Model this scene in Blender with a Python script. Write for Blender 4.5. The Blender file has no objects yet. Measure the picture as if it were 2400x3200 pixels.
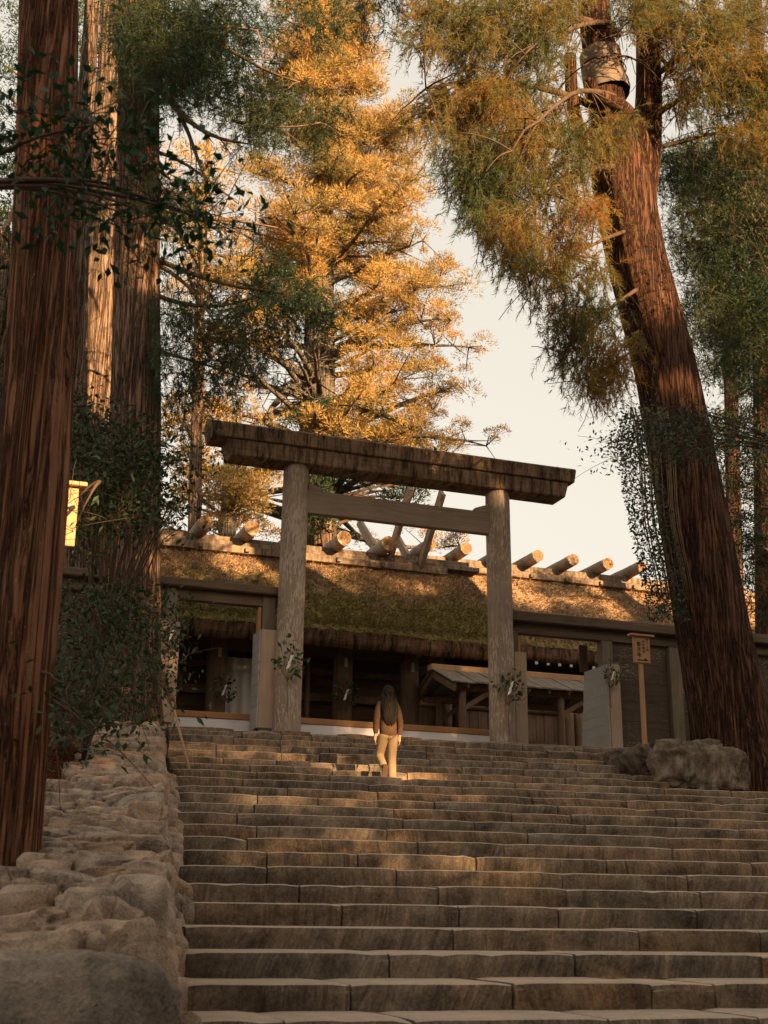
import bpy, bmesh, math, random
import numpy as np
from mathutils import Vector, Matrix, noise as mnoise

rng = np.random.default_rng(7)
random.seed(7)
scene = bpy.context.scene
col = scene.collection
PI = math.pi

# ------------------------------------------------------------------ camera
YAW = math.radians(19.6); PITCH = math.atan(1300 / 4021); ROLL = 0.010; EYE = np.array([0, 0, .5])
FWD = np.array([math.sin(YAW) * math.cos(PITCH), math.cos(YAW) * math.cos(PITCH), math.sin(PITCH)])
_r = np.array([math.cos(YAW), -math.sin(YAW), 0.]); _u = np.cross(_r, FWD)
RGT = math.cos(ROLL) * _r + math.sin(ROLL) * _u
UP = -math.sin(ROLL) * _r + math.cos(ROLL) * _u
cam_data = bpy.data.cameras.new('camera'); cam = bpy.data.objects.new('camera', cam_data); col.objects.link(cam)
cam_data.sensor_fit = 'HORIZONTAL'; cam_data.sensor_width = 24; cam_data.lens = 24 * 4021 / 2400
cam_data.clip_start = .1; cam_data.clip_end = 5000
cam.matrix_world = Matrix(((RGT[0], UP[0], -FWD[0], EYE[0]), (RGT[1], UP[1], -FWD[1], EYE[1]),
                           (RGT[2], UP[2], -FWD[2], EYE[2]), (0, 0, 0, 1)))
cam_data.dof.use_dof = True; cam_data.dof.focus_distance = 24; cam_data.dof.aperture_fstop = 4.0
scene.camera = cam

# ------------------------------------------------------------------ world, sun, exposure
SUN_AZ = math.radians(161); SUN_EL = math.radians(13.5)          # azimuth clockwise from +Y
TOSUN = np.array([math.sin(SUN_AZ) * math.cos(SUN_EL), math.cos(SUN_AZ) * math.cos(SUN_EL), math.sin(SUN_EL)])
world = bpy.data.worlds.new('World'); scene.world = world; world.use_nodes = True
wn = world.node_tree.nodes; wl = world.node_tree.links
bg = wn['Background']
sky = wn.new('ShaderNodeTexSky'); sky.sky_type = 'NISHITA'; sky.sun_disc = False
sky.sun_elevation = SUN_EL; sky.sun_rotation = SUN_AZ
sky.air_density = .9; sky.dust_density = 4.0; sky.ozone_density = .6
hsv = wn.new('ShaderNodeHueSaturation'); hsv.inputs['Saturation'].default_value = .12
tint = wn.new('ShaderNodeMix'); tint.data_type = 'RGBA'; tint.blend_type = 'MULTIPLY'; tint.inputs[0].default_value = 1
tint.inputs[7].default_value = (1, .915, .79, 1)
wl.new(sky.outputs[0], hsv.inputs['Color']); wl.new(hsv.outputs[0], tint.inputs[6]); veil = wn.new('ShaderNodeMix'); veil.data_type = 'RGBA'; veil.inputs[0].default_value = .78       # even veil of high thin cloud
veil.inputs[7].default_value = (2.28, 2.12, 1.82, 1)
wl.new(tint.outputs[2], veil.inputs[6]); wl.new(veil.outputs[2], bg.inputs[0])
bg.inputs[1].default_value = .113
sun_d = bpy.data.lights.new('sun', 'SUN'); sun = bpy.data.objects.new('sun', sun_d); col.objects.link(sun)
sun_d.energy = 5.0; sun_d.angle = math.radians(.5); sun_d.color = (1, .65, .325)
sun.rotation_euler = Vector(TOSUN).to_track_quat('Z', 'Y').to_euler()
sun.location = Vector(TOSUN) * 100
scene.view_settings.view_transform = 'Standard'; scene.view_settings.look = 'None'
scene.view_settings.gamma = 1; scene.view_settings.exposure = 1.8
scene.cycles.max_bounces = 6; scene.cycles.transparent_max_bounces = 4
scene.cycles.use_denoising = True

# ------------------------------------------------------------------ helpers
K = 2400 / 1659.
def ray(x, y):
    d = (x - 1200) * RGT + (1600 - y) * UP + 4021 * FWD
    return d / np.linalg.norm(d)
def at(x, y, Y=None, X=None):
    """Point of the place seen at photo position (x, y), on the upright plane y=Y or x=X."""
    d = ray(x * K, y * K); t = Y / d[1] if Y is not None else X / d[0]
    return EYE + t * d
def at_many(px, py, Y):
    d = (px[:, None] * K - 1200) * RGT + (1600 - py[:, None] * K) * UP + 4021 * FWD
    return EYE + d * (Y / d[:, 1])[:, None]

ORIG = {}
def world_origin(o):
    return ORIG.get(o.name, np.zeros(3))
def link(o, parent):
    col.objects.link(o)
    if parent is not None: o.parent = parent
def mesh_obj(name, V, F, mat, parent=None, smooth=False, origin=None):
    V = np.asarray(V, dtype=np.float32)
    o0 = np.zeros(3) if origin is None else np.asarray(origin, float)
    me = bpy.data.meshes.new(name)
    F_is_arr = isinstance(F, np.ndarray)
    Vl = V - o0 if parent is None else V - world_origin(parent)
    if F_is_arr:
        n = F.shape[1]
        me.vertices.add(len(Vl)); me.vertices.foreach_set('co', Vl.astype(np.float32).ravel())
        me.loops.add(F.size); me.loops.foreach_set('vertex_index', F.astype(np.int32).ravel())
        me.polygons.add(len(F)); me.polygons.foreach_set('loop_start', np.arange(0, F.size, n, dtype=np.int32))
        me.update(calc_edges=True)
    else:
        me.from_pydata([tuple(v) for v in Vl], [], F); me.update()
    if smooth:
        me.polygons.foreach_set('use_smooth', np.ones(len(me.polygons), dtype=bool))
        if smooth == 2: me.set_sharp_from_angle(angle=.6)
    if mat is not None: me.materials.append(mat)
    o = bpy.data.objects.new(name, me); link(o, parent)
    if parent is None: o.location = o0; ORIG[o.name] = o0
    else: ORIG[o.name] = world_origin(parent)
    return o
def empty(name, loc):
    o = bpy.data.objects.new(name, None); col.objects.link(o); o.location = loc; o.empty_display_size = .2
    ORIG[o.name] = np.asarray(loc, float); return o
def tag(o, label=None, cat=None, group=None, kind=None):
    if label: o['label'] = label
    if cat: o['category'] = cat
    if group: o['group'] = group
    if kind: o['kind'] = kind
    return o
def bm_obj(name, bm, mat, parent=None, smooth=False, origin=None):
    V = [v.co.copy() for v in bm.verts]; bm.verts.index_update()
    F = [[v.index for v in f.verts] for f in bm.faces]; bm.free()
    return mesh_obj(name, np.array([tuple(v) for v in V]), F, mat, parent, smooth, origin)
def box(name, x0, x1, y0, y1, z0, z1, mat, parent=None, bev=.012, rough=0.):
    bm = bmesh.new(); bmesh.ops.create_cube(bm, size=1)
    for v in bm.verts:
        v.co = Vector(((x0 + x1) / 2 + v.co.x * (x1 - x0), (y0 + y1) / 2 + v.co.y * (y1 - y0), (z0 + z1) / 2 + v.co.z * (z1 - z0)))
    if rough:
        for v in bm.verts: v.co += Vector((random.uniform(-rough, rough) for _ in range(3)))
    if bev: bmesh.ops.bevel(bm, geom=bm.edges[:], offset=bev, segments=1, affect='EDGES')
    return bm_obj(name, bm, mat, parent)
def beam(name, p, q, w, h, mat, parent=None, bev=.01, up=(0, 0, 1)):
    """Straight timber of section w (sideways) x h (upwards) from p to q."""
    p = Vector(p); q = Vector(q); d = q - p; L = d.length; d.normalize()
    s = d.cross(Vector(up)).normalized(); u = s.cross(d)
    bm = bmesh.new(); bmesh.ops.create_cube(bm, size=1)
    for v in bm.verts: v.co = p + d * ((v.co.x + .5) * L) + s * (v.co.y * w) + u * (v.co.z * h)
    if bev: bmesh.ops.bevel(bm, geom=bm.edges[:], offset=bev, segments=1, affect='EDGES')
    return bm_obj(name, bm, mat, parent)
def tube_arrays(P, Rr, seg=6, cap=True):
    P = np.asarray(P, float); n = len(P); Rr = np.broadcast_to(np.asarray(Rr, float), (n,))
    T = np.gradient(P, axis=0); T /= np.linalg.norm(T, axis=1)[:, None] + 1e-9
    ref = np.array([0, 0, 1.]) if abs(T[0][2]) < .9 else np.array([0, 1., 0])
    V = []; a = np.linspace(0, 2 * PI, seg, endpoint=False)
    for i in range(n):
        s = np.cross(T[i], ref); s /= np.linalg.norm(s) + 1e-9; u = np.cross(s, T[i])
        V.append(P[i] + Rr[i] * (np.cos(a)[:, None] * s + np.sin(a)[:, None] * u))
    V = np.concatenate(V); F = []
    for i in range(n - 1):
        for j in range(seg):
            k = (j + 1) % seg
            F.append([i * seg + j, i * seg + k, (i + 1) * seg + k, (i + 1) * seg + j])
    if cap: F.append(list(range(seg - 1, -1, -1))); F.append([(n - 1) * seg + j for j in range(seg)])
    return V, F
class Acc:
    def __init__(s): s.V = []; s.F = []; s.n = 0
    def add(s, V, F):
        s.V.append(np.asarray(V, float)); s.F += [[i + s.n for i in f] for f in F]; s.n += len(V)
    def tube(s, P, R, seg=6): s.add(*tube_arrays(P, R, seg))
    def build(s, name, mat, parent=None, smooth=True, origin=None):
        return mesh_obj(name, np.concatenate(s.V), s.F, mat, parent, smooth, origin)
def cyl(name, p, q, r0, r1, mat, parent=None, seg=28, rings=10, wob=0., smooth=True):
    p = np.asarray(p, float); q = np.asarray(q, float); t = np.linspace(0, 1, rings)
    V, F = tube_arrays(p + (q - p) * t[:, None], r0 + (r1 - r0) * t, seg)
    if wob: V = V + rng.normal(0, wob, V.shape)
    o = mesh_obj(name, V, F, mat, parent, False)
    me = o.data
    fl = np.ones(len(me.polygons), bool) & smooth; fl[-2:] = False
    me.polygons.foreach_set('use_smooth', fl)
    return o
def unit(v): return v / (np.linalg.norm(v, axis=-1, keepdims=True) + 1e-9)
def rand_dir(n): return unit(rng.normal(0, 1, (n, 3)))

# ------------------------------------------------------------------ materials
def nodes_of(name, rough=.8, spec=.2):
    m = bpy.data.materials.new(name); m.use_nodes = True
    nt = m.node_tree; b = nt.nodes['Principled BSDF']
    b.inputs['Roughness'].default_value = rough; b.inputs['Specular IOR Level'].default_value = spec
    return m, nt, b
def coords(nt, scale, rot=(0, 0, 0), use='Object', offset=True):
    tc = nt.nodes.new('ShaderNodeTexCoord'); mp = nt.nodes.new('ShaderNodeMapping')
    mp.inputs['Scale'].default_value = scale; mp.inputs['Rotation'].default_value = rot
    nt.links.new(tc.outputs[use], mp.inputs[0])
    if offset:
        oi = nt.nodes.new('ShaderNodeObjectInfo'); mu = nt.nodes.new('ShaderNodeMath'); mu.operation = 'MULTIPLY'; mu.inputs[1].default_value = 37.
        nt.links.new(oi.outputs['Random'], mu.inputs[0]); nt.links.new(mu.outputs[0], mp.inputs['Location'])
    return mp.outputs[0]
def noise(nt, vec, scale=1., detail=4, rough=.55, dist=0.):
    n = nt.nodes.new('ShaderNodeTexNoise'); n.inputs['Scale'].default_value = scale; n.inputs['Detail'].default_value = detail
    n.inputs['Roughness'].default_value = rough; n.inputs['Distortion'].default_value = dist
    nt.links.new(vec, n.inputs['Vector']); return n.outputs['Fac']
def ramp(nt, fac, stops):
    r = nt.nodes.new('ShaderNodeValToRGB'); e = r.color_ramp.elements
    while len(e) < len(stops): e.new(.5)
    for i, (p, c) in enumerate(stops):
        e[i].position = p; e[i].color = (c[0], c[1], c[2], 1) if not np.isscalar(c) else (c, c, c, 1)
    nt.links.new(fac, r.inputs[0]); return r.outputs[0]
def mix(nt, fac, a, b, mode='MIX'):
    m = nt.nodes.new('ShaderNodeMix'); m.data_type = 'RGBA'; m.blend_type = mode
    for i, v in ((0, fac), (6, a), (7, b)):
        if hasattr(v, 'links') or hasattr(v, 'is_output'): nt.links.new(v, m.inputs[i])
        elif np.isscalar(v): m.inputs[i].default_value = v
        else: m.inputs[i].default_value = (v[0], v[1], v[2], 1)
    return m.outputs[2]
def bump(nt, b, height, strength=.5, dist=.02):
    bp = nt.nodes.new('ShaderNodeBump'); bp.inputs['Strength'].default_value = strength; bp.inputs['Distance'].default_value = dist
    nt.links.new(height, bp.inputs['Height']); nt.links.new(bp.outputs[0], b.inputs['Normal'])
def addf(nt, a, b, wa=1., wb=1.):
    m1 = nt.nodes.new('ShaderNodeMath'); m1.operation = 'MULTIPLY'; m1.inputs[1].default_value = wa; nt.links.new(a, m1.inputs[0])
    m2 = nt.nodes.new('ShaderNodeMath'); m2.operation = 'MULTIPLY_ADD'; m2.inputs[1].default_value = wb
    nt.links.new(b, m2.inputs[0]); nt.links.new(m1.outputs[0], m2.inputs[2]); return m2.outputs[0]
def simple(name, c, rough=.8, var=.25, scale=6., bmp=.15):
    m, nt, b = nodes_of(name, rough)
    f = noise(nt, coords(nt, (1, 1, 1)), scale, 5)
    lo = [max(0, x * (1 - var)) for x in c]; hi = [x * (1 + var) for x in c]
    nt.links.new(ramp(nt, f, [(.3, lo), (.7, hi)]), b.inputs['Base Color'])
    if bmp: bump(nt, b, f, bmp, .01)
    return m
def bark_mat(name, dark, mid, light, grey, fleck=.0, zs=.55):
    m, nt, b = nodes_of(name, .95, .08)
    f = noise(nt, coords(nt, (1, 1, .07)), 30, 7, .7, .5); g = noise(nt, coords(nt, (1, 1, .035)), 12, 6, .7, .7); h = noise(nt, coords(nt, (1, 1, .35)), 1.6, 4)
    c = ramp(nt, f, [(.32, dark), (.48, mid), (.68, light)])
    c2 = mix(nt, ramp(nt, h, [(.38, 0.), (.66, .75)]), c, mix(nt, .6, c, grey))
    # long fissures between the strips of bark
    ms = nt.nodes.new('ShaderNodeMath'); ms.operation = 'SUBTRACT'; ms.inputs[1].default_value = .5; nt.links.new(g, ms.inputs[0])
    ab = nt.nodes.new('ShaderNodeMath'); ab.operation = 'ABSOLUTE'; nt.links.new(ms.outputs[0], ab.inputs[0])
    fis = ramp(nt, ab.outputs[0], [(.0, 0.), (.022, .55), (.07, 1.)])
    c3 = mix(nt, .9, c2, mix(nt, fis, dark, (1., 1., 1.)), 'MULTIPLY')
    if fleck:
        fl = noise(nt, coords(nt, (1, 1, .3)), 60, 2, .5)
        c3 = mix(nt, ramp(nt, fl, [(.70, 0.), (.74, fleck)]), c3, (.34, .29, .24))
    nt.links.new(c3, b.inputs['Base Color'])
    bump(nt, b, addf(nt, f, fis, .5, .7), 1.0, .05)
    return m
def wood(name, dark, light, axis='x', rough=.75, var=1., stain=None, lichen=None, spots=None):
    m, nt, b = nodes_of(name, rough, .15)
    s = {'x': (.05, 1, 1), 'y': (1, .05, 1), 'z': (1, 1, .05)}[axis]
    g = noise(nt, coords(nt, s), 26, 6, .65, .6); big = noise(nt, coords(nt, (1, 1, 1)), 1.1, 4)
    c = ramp(nt, addf(nt, g, big, .6, .4), [(.36, dark), (.64, light)])
    if stain:                                   # dark weathering running down from the top, in streaks
        st = noise(nt, coords(nt, (3.2, 1, .55)), 2.6, 8, .75, .5)
        c = mix(nt, ramp(nt, st, [(.43, 0.), (.60, .93)]), c, stain)
    if lichen:
        sp = noise(nt, coords(nt, (1, 1, .22)), 30, 3, .6)
        patch = noise(nt, coords(nt, (1, 1, .5)), 1.6, 3)
        c = mix(nt, ramp(nt, addf(nt, sp, patch, .8, .5), [(.68, 0.), (.73, .85)]), c, lichen)
    if spots:
        sp = noise(nt, coords(nt, (.25, 1, 1)), 48, 2, .5); patch = noise(nt, coords(nt, (1, 1, 1)), .9, 2)
        c = mix(nt, ramp(nt, addf(nt, sp, patch, .8, .5), [(.76, 0.), (.80, .6)]), c, spots)
    nt.links.new(c, b.inputs['Base Color']); bump(nt, b, g, .25, .012)
    return m
def stone_mat(name, dark, mid, light, streak=None, scale=3., bs=.6, warm=None, top_tone=None, cracks=None):
    m, nt, b = nodes_of(name, .9, .12)
    a = noise(nt, coords(nt, (1, 1, 1)), scale, 8, .65, .3); fine = noise(nt, coords(nt, (1, 1, 1)), scale * 14, 6, .65)
    c = ramp(nt, addf(nt, a, fine, .62, .38), [(.36, dark), (.5, mid), (.64, light)])
    hgt = addf(nt, a, fine, .6, .5)
    oi = nt.nodes.new('ShaderNodeObjectInfo')
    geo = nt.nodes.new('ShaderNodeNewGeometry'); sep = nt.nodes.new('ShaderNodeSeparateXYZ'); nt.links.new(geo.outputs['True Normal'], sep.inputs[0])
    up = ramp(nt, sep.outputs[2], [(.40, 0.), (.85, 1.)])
    if streak:                                  # chisel gouges down the face, lying at a different slant on each block
        tc = nt.nodes.new('ShaderNodeTexCoord'); mp = nt.nodes.new('ShaderNodeMapping'); mp.inputs['Scale'].default_value = (1, .3, .10)
        mr = nt.nodes.new('ShaderNodeMapRange'); mr.inputs[3].default_value = -.45; mr.inputs[4].default_value = .35; nt.links.new(oi.outputs['Random'], mr.inputs[0])
        vr = nt.nodes.new('ShaderNodeVectorRotate'); vr.rotation_type = 'Y_AXIS'; nt.links.new(mr.outputs[0], vr.inputs['Angle'])
        nt.links.new(tc.outputs['Object'], vr.inputs['Vector']); nt.links.new(vr.outputs[0], mp.inputs[0])
        s_ = noise(nt, mp.outputs[0], 17, 7, .75, 1.2); s2 = noise(nt, coords(nt, (1, 1, 1)), 1.3, 3)
        amt = mix(nt, 1., ramp(nt, s_, [(.34, 1.), (.56, 0.)]), ramp(nt, s2, [(.35, .25), (.6, 1.)]), 'MULTIPLY')
        c = mix(nt, mix(nt, 1., amt, (.85, .85, .85), 'MULTIPLY'), c, streak); hgt = addf(nt, hgt, s_, .5, 1.1)
    if cracks:
        vo = nt.nodes.new('ShaderNodeTexVoronoi'); vo.feature = 'DISTANCE_TO_EDGE'; vo.inputs['Scale'].default_value = cracks
        dv = nt.nodes.new('ShaderNodeMapping'); dn = nt.nodes.new('ShaderNodeTexNoise'); dn.inputs['Scale'].default_value = 3.; dn.inputs['Detail'].default_value = 5
        v0 = coords(nt, (1, 1, .7)); nt.links.new(v0, dn.inputs['Vector'])
        nt.links.new(mix(nt, .5, v0, dn.outputs['Color']), vo.inputs['Vector'])
        ck = ramp(nt, vo.outputs['Distance'], [(.0, 0.), (.05, 1.)])
        c = mix(nt, .35, c, ck, 'MULTIPLY'); hgt = addf(nt, hgt, ck, 1., .25)
    c = mix(nt, .6, c, ramp(nt, oi.outputs['Random'], [(0, .62), (1, 1.35)]), 'MULTIPLY') if warm is None else \
        mix(nt, ramp(nt, oi.outputs['Random'], [(.2, 0.), (1., .8)]), c, mix(nt, 1., c, warm, 'MULTIPLY'))
    if top_tone:
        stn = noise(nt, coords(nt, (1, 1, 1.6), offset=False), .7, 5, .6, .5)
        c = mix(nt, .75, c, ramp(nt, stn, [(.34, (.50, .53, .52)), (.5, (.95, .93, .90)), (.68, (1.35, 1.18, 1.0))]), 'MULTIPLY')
    if top_tone: c = mix(nt, up, c, mix(nt, .45, ramp(nt, fine, [(.3, [x * .8 for x in top_tone]), (.7, top_tone)]), c))  # paler tone mixed in on upward-facing faces
    nt.links.new(c, b.inputs['Base Color'])
    bp = nt.nodes.new('ShaderNodeBump'); bp.inputs['Distance'].default_value = .035; nt.links.new(hgt, bp.inputs['Height']); nt.links.new(bp.outputs[0], b.inputs['Normal'])
    if top_tone:
        st = nt.nodes.new('ShaderNodeMapRange'); st.inputs[3].default_value = bs; st.inputs[4].default_value = bs * .12
        nt.links.new(up, st.inputs[0]); nt.links.new(st.outputs[0], bp.inputs['Strength'])
    else: bp.inputs['Strength'].default_value = bs
    return m
def leaf_mat(name, stops, scale=.8, trans=.35, rough=.6, spec=.25, fine=0., tcol=None):
    m = bpy.data.materials.new(name); m.use_nodes = True; nt = m.node_tree; b = nt.nodes['Principled BSDF']
    b.inputs['Roughness'].default_value = rough; b.inputs['Specular IOR Level'].default_value = spec
    f = noise(nt, coords(nt, (1, 1, 1), offset=False), scale, 3, .6)
    if fine:
        f2 = noise(nt, coords(nt, (1, 1, 1), offset=False), scale * 9, 2, .5); f = addf(nt, f, f2, 1 - fine, fine)
    c = ramp(nt, f, stops); nt.links.new(c, b.inputs['Base Color'])
    if trans:
        t = nt.nodes.new('ShaderNodeBsdfTranslucent'); mx = nt.nodes.new('ShaderNodeMixShader'); mx.inputs[0].default_value = trans
        tc = mix(nt, 1., c, tcol or (1.1, 1.0, .6), 'MULTIPLY'); nt.links.new(tc, t.inputs[0])
        nt.links.new(b.outputs[0], mx.inputs[1]); nt.links.new(t.outputs[0], mx.inputs[2])
        nt.links.new(mx.outputs[0], nt.nodes['Material Output'].inputs[0])
    return m

M = {}
M['bark_red'] = bark_mat('bark_red', (.050, .029, .020), (.205, .125, .082), (.35, .235, .165), (.27, .205, .155), .4)
M['bark_mid'] = bark_mat('bark_mid', (.045, .024, .015), (.19, .105, .066), (.33, .20, .132), (.24, .165, .12), .4)
M['bark_near'] = bark_mat('bark_near', (.060, .025, .013), (.245, .105, .055), (.35, .165, .09), (.26, .13, .075), .8)
M['bark_deep'] = bark_mat('bark_deep', (.022, .010, .006), (.098, .045, .026), (.185, .090, .054), (.125, .072, .049), .35)
M['bark_grey'] = bark_mat('bark_grey', (.10, .08, .06), (.24, .20, .155), (.34, .28, .22), (.26, .22, .18))
M['dark_twig'] = simple('dark_twig', (.085, .052, .033), .9)
M['twig'] = simple('twig', (.16, .10, .06), .9)
M['step'] = stone_mat('step', (.070, .055, .043), (.235, .180, .134), (.42, .325, .235), (.065, .048, .035), 3.4, 1.0, warm=(1.22, 1.0, .80), top_tone=(.52, .41, .325))
M['wallstone'] = stone_mat('wallstone', (.14, .108, .085), (.35, .27, .208), (.54, .42, .32), None, 4.5, 1.2, warm=(1.2, .98, .82), cracks=2.6)
M['boulder_grey'] = stone_mat('boulder_grey', (.10, .082, .066), (.23, .188, .15), (.36, .295, .235), None, 3.4, 1.1, warm=(1.1, 1., .9), cracks=1.1)
M['boulder'] = stone_mat('boulder', (.045, .033, .024), (.15, .112, .080), (.31, .24, .175), None, 4.0, 1.2, cracks=2.0)
M['earth'] = stone_mat('earth', (.035, .022, .014), (.07, .042, .025), (.11, .065, .036), None, 3.0, .8)
M['gravel'] = stone_mat('gravel', (.11, .10, .085), (.19, .17, .14), (.27, .24, .20), None, 6., .8)
M['core'] = simple('core', (.035, .026, .019), .95)
M['torii_post'] = wood('torii_post', (.21, .15, .102), (.38, .28, .20), 'z', .8, lichen=(.50, .385, .30))
M['torii_beam'] = wood('torii_beam', (.19, .115, .066), (.36, .235, .142), 'x', .8, stain=(.028, .019, .013))
M['torii_tie'] = wood('torii_tie', (.21, .15, .102), (.34, .25, .178), 'x', .75)
M['fence_post'] = wood('fence_post', (.13, .098, .070), (.23, .175, .13), 'z', .8)
M['fence_beam'] = wood('fence_beam', (.085, .058, .038), (.17, .118, .078), 'x', .8)
M['fence_wall'] = wood('fence_wall', (.060, .042, .028), (.115, .082, .056), 'x', .85, spots=(.30, .25, .19))
M['pale_wood'] = wood('pale_wood', (.32, .215, .145), (.46, .33, .235), 'z', .65)
M['grey_plank'] = wood('grey_plank', (.30, .27, .24), (.42, .385, .345), 'x', .7)
M['rail_wood'] = wood('rail_wood', (.36, .17, .072), (.46, .225, .10), 'x', .6)
M['sign_wood'] = wood('sign_wood', (.40, .215, .105), (.52, .30, .155), 'z', .6)
M['dark_wood'] = wood('dark_wood', (.055, .032, .020), (.125, .070, .044), 'x', .8)
M['dark_post'] = wood('dark_post', (.085, .050, .031), (.20, .118, .075), 'z', .8)
M['eave'] = wood('eave', (.17, .09, .053), (.32, .175, .105), 'x', .9, stain=(.018, .012, .009))
M['ridge_wood'] = wood('ridge_wood', (.17, .12, .083), (.33, .245, .175), 'x', .8, stain=(.10, .064, .042))
M['log_wood'] = wood('log_wood', (.15, .112, .084), (.33, .26, .20), 'y', .8, lichen=(.42, .36, .30))
M['log_end'] = simple('log_end', (.20, .115, .06), .9, .6, 16, .6)
M['chigi'] = wood('chigi', (.20, .14, .10), (.36, .275, .21), 'z', .7)
M['shelter_board'] = wood('shelter_board', (.13, .102, .08), (.27, .22, .175), 'y', .8)
M['shelter_wood'] = wood('shelter_wood', (.13, .075, .046), (.24, .145, .088), 'z', .75)
M['mossy_log'] = wood('mossy_log', (.20, .145, .085), (.33, .25, .16), 'x', .9, spots=(.40, .36, .25))
M['panel'] = wood('panel', (.12, .070, .044), (.25, .155, .10), 'z', .8)
M['cloth'] = simple('cloth', (.88, .80, .77), .8, .04, 2, .05)
M['curtain'] = simple('curtain', (.60, .54, .46), .85, .08, 3, .1)
M['wrap'] = simple('wrap', (.165, .125, .095), .9, .2, 5, .4)
M['paper'] = simple('paper', (.78, .72, .62), .7, .03)
M['ink'] = simple('ink', (.012, .010, .009), .6, 0., 5, 0)
M['white_tip'] = simple('white_tip', (.62, .56, .50), .7, .05)
M['bamboo'] = wood('bamboo', (.25, .125, .06), (.34, .18, .09), 'z', .5)
M['broom'] = simple('broom', (.15, .085, .05), .9)
M['metal'] = simple('metal', (.12, .09, .06), .5)
def thatch_mat(name, z0, z1, moss):
    m, nt, b = nodes_of(name, .95, .05)
    n1 = noise(nt, coords(nt, (1, 1, 1), offset=False), 1.3, 5, .6, .4); n2 = noise(nt, coords(nt, (1, 1, 1), offset=False), 5.5, 4, .6)
    n3 = noise(nt, coords(nt, (1, 1, 1), offset=False), 14, 3, .6)
    base = ramp(nt, addf(nt, n2, n3, .5, .5), [(.34, (.16, .10, .058)), (.5, (.34, .225, .132)), (.68, (.48, .335, .205))])
    rust = mix(nt, ramp(nt, n2, [(.57, 0.), (.68, .65)]), base, (.40, .155, .062))
    tc = nt.nodes.new('ShaderNodeTexCoord'); sx = nt.nodes.new('ShaderNodeSeparateXYZ'); nt.links.new(tc.outputs['Object'], sx.inputs[0])
    mr = nt.nodes.new('ShaderNodeMapRange'); mr.inputs[1].default_value = z0; mr.inputs[2].default_value = z1
    mr.inputs[3].default_value = moss; mr.inputs[4].default_value = 0.; nt.links.new(sx.outputs[2], mr.inputs[0])
    fac = addf(nt, mr.outputs[0], addf(nt, n1, n2, .6, .4), .5, .9)
    green = ramp(nt, n3, [(.35, (.13, .110, .030)), (.65, (.28, .225, .070))])
    c = mix(nt, ramp(nt, fac, [(.54, 0.), (.74, .82)]), rust, green)
    nt.links.new(c, b.inputs['Base Color']); bump(nt, b, addf(nt, n2, n3, .5, .5), .8, .08)
    return m
M['thatch_a'] = thatch_mat('thatch_a', 3.4, 6.0, .84)
M['thatch_b'] = thatch_mat('thatch_b', 4.2, 6.0, .42)
# foliage (winter cedar is olive to rust; golds brightened toward their sunlit look)
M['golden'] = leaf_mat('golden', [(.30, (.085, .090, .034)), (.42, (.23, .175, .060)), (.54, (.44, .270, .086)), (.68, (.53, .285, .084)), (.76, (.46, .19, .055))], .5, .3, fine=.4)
M['cedar_right'] = leaf_mat('cedar_right', [(.28, (.020, .052, .036)), (.42, (.070, .095, .042)), (.57, (.18, .145, .048)), (.76, (.33, .145, .042))], .55, .42, fine=.25, tcol=(2.4, 1.45, .6))  # orange tcol puts a sunlit glow into the transmitted colour
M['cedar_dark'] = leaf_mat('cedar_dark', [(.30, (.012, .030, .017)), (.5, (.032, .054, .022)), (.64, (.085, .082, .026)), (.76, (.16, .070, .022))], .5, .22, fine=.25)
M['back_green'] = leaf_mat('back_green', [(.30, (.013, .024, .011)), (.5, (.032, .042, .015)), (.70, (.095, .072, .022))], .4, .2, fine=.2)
M['sprig'] = leaf_mat('sprig', [(.3, (.03, .05, .045)), (.7, (.06, .08, .05))], 1., .2)
M['broad'] = leaf_mat('broad', [(.30, (.012, .026, .010)), (.55, (.032, .055, .018)), (.72, (.075, .085, .026))], 2.4, .12, .5, .2, fine=.4)
M['near_leaf'] = leaf_mat('near_leaf', [(.30, (.008, .030, .014)), (.6, (.016, .060, .026)), (.8, (.04, .075, .026))], 3., .2, .55, .12)
M['ivy'] = leaf_mat('ivy', [(.30, (.012, .026, .014)), (.55, (.032, .052, .026)), (.75, (.085, .070, .028))], 1.8, .15, .45, .4, fine=.3)
M['sakaki'] = leaf_mat('sakaki', [(.3, (.018, .05, .018)), (.7, (.05, .085, .028))], 6., .15, .35, .5)
M['needle_red'] = leaf_mat('needle_red', [(.3, (.05, .018, .009)), (.6, (.13, .042, .018)), (.8, (.19, .075, .03))], 2.5, .1, .9, .05)
M['woods'] = leaf_mat('woods', [(.3, (.02, .032, .014)), (.7, (.06, .066, .02))], .4, .05)
# person
M['hair'] = simple('hair', (.010, .0055, .004), .75, .3, 20, 0)
M['skin'] = simple('skin', (.42, .24, .16), .5, .05)
M['sweater'] = simple('sweater', (.070, .038, .023), .95, .4, 45, .6)
M['trousers'] = simple('trousers', (.25, .17, .10), .8, .06, 8, .1)
M['shoe'] = simple('shoe', (.03, .02, .015), .5, .2)
M['sole'] = simple('sole', (.10, .06, .04), .8, .2)

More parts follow.
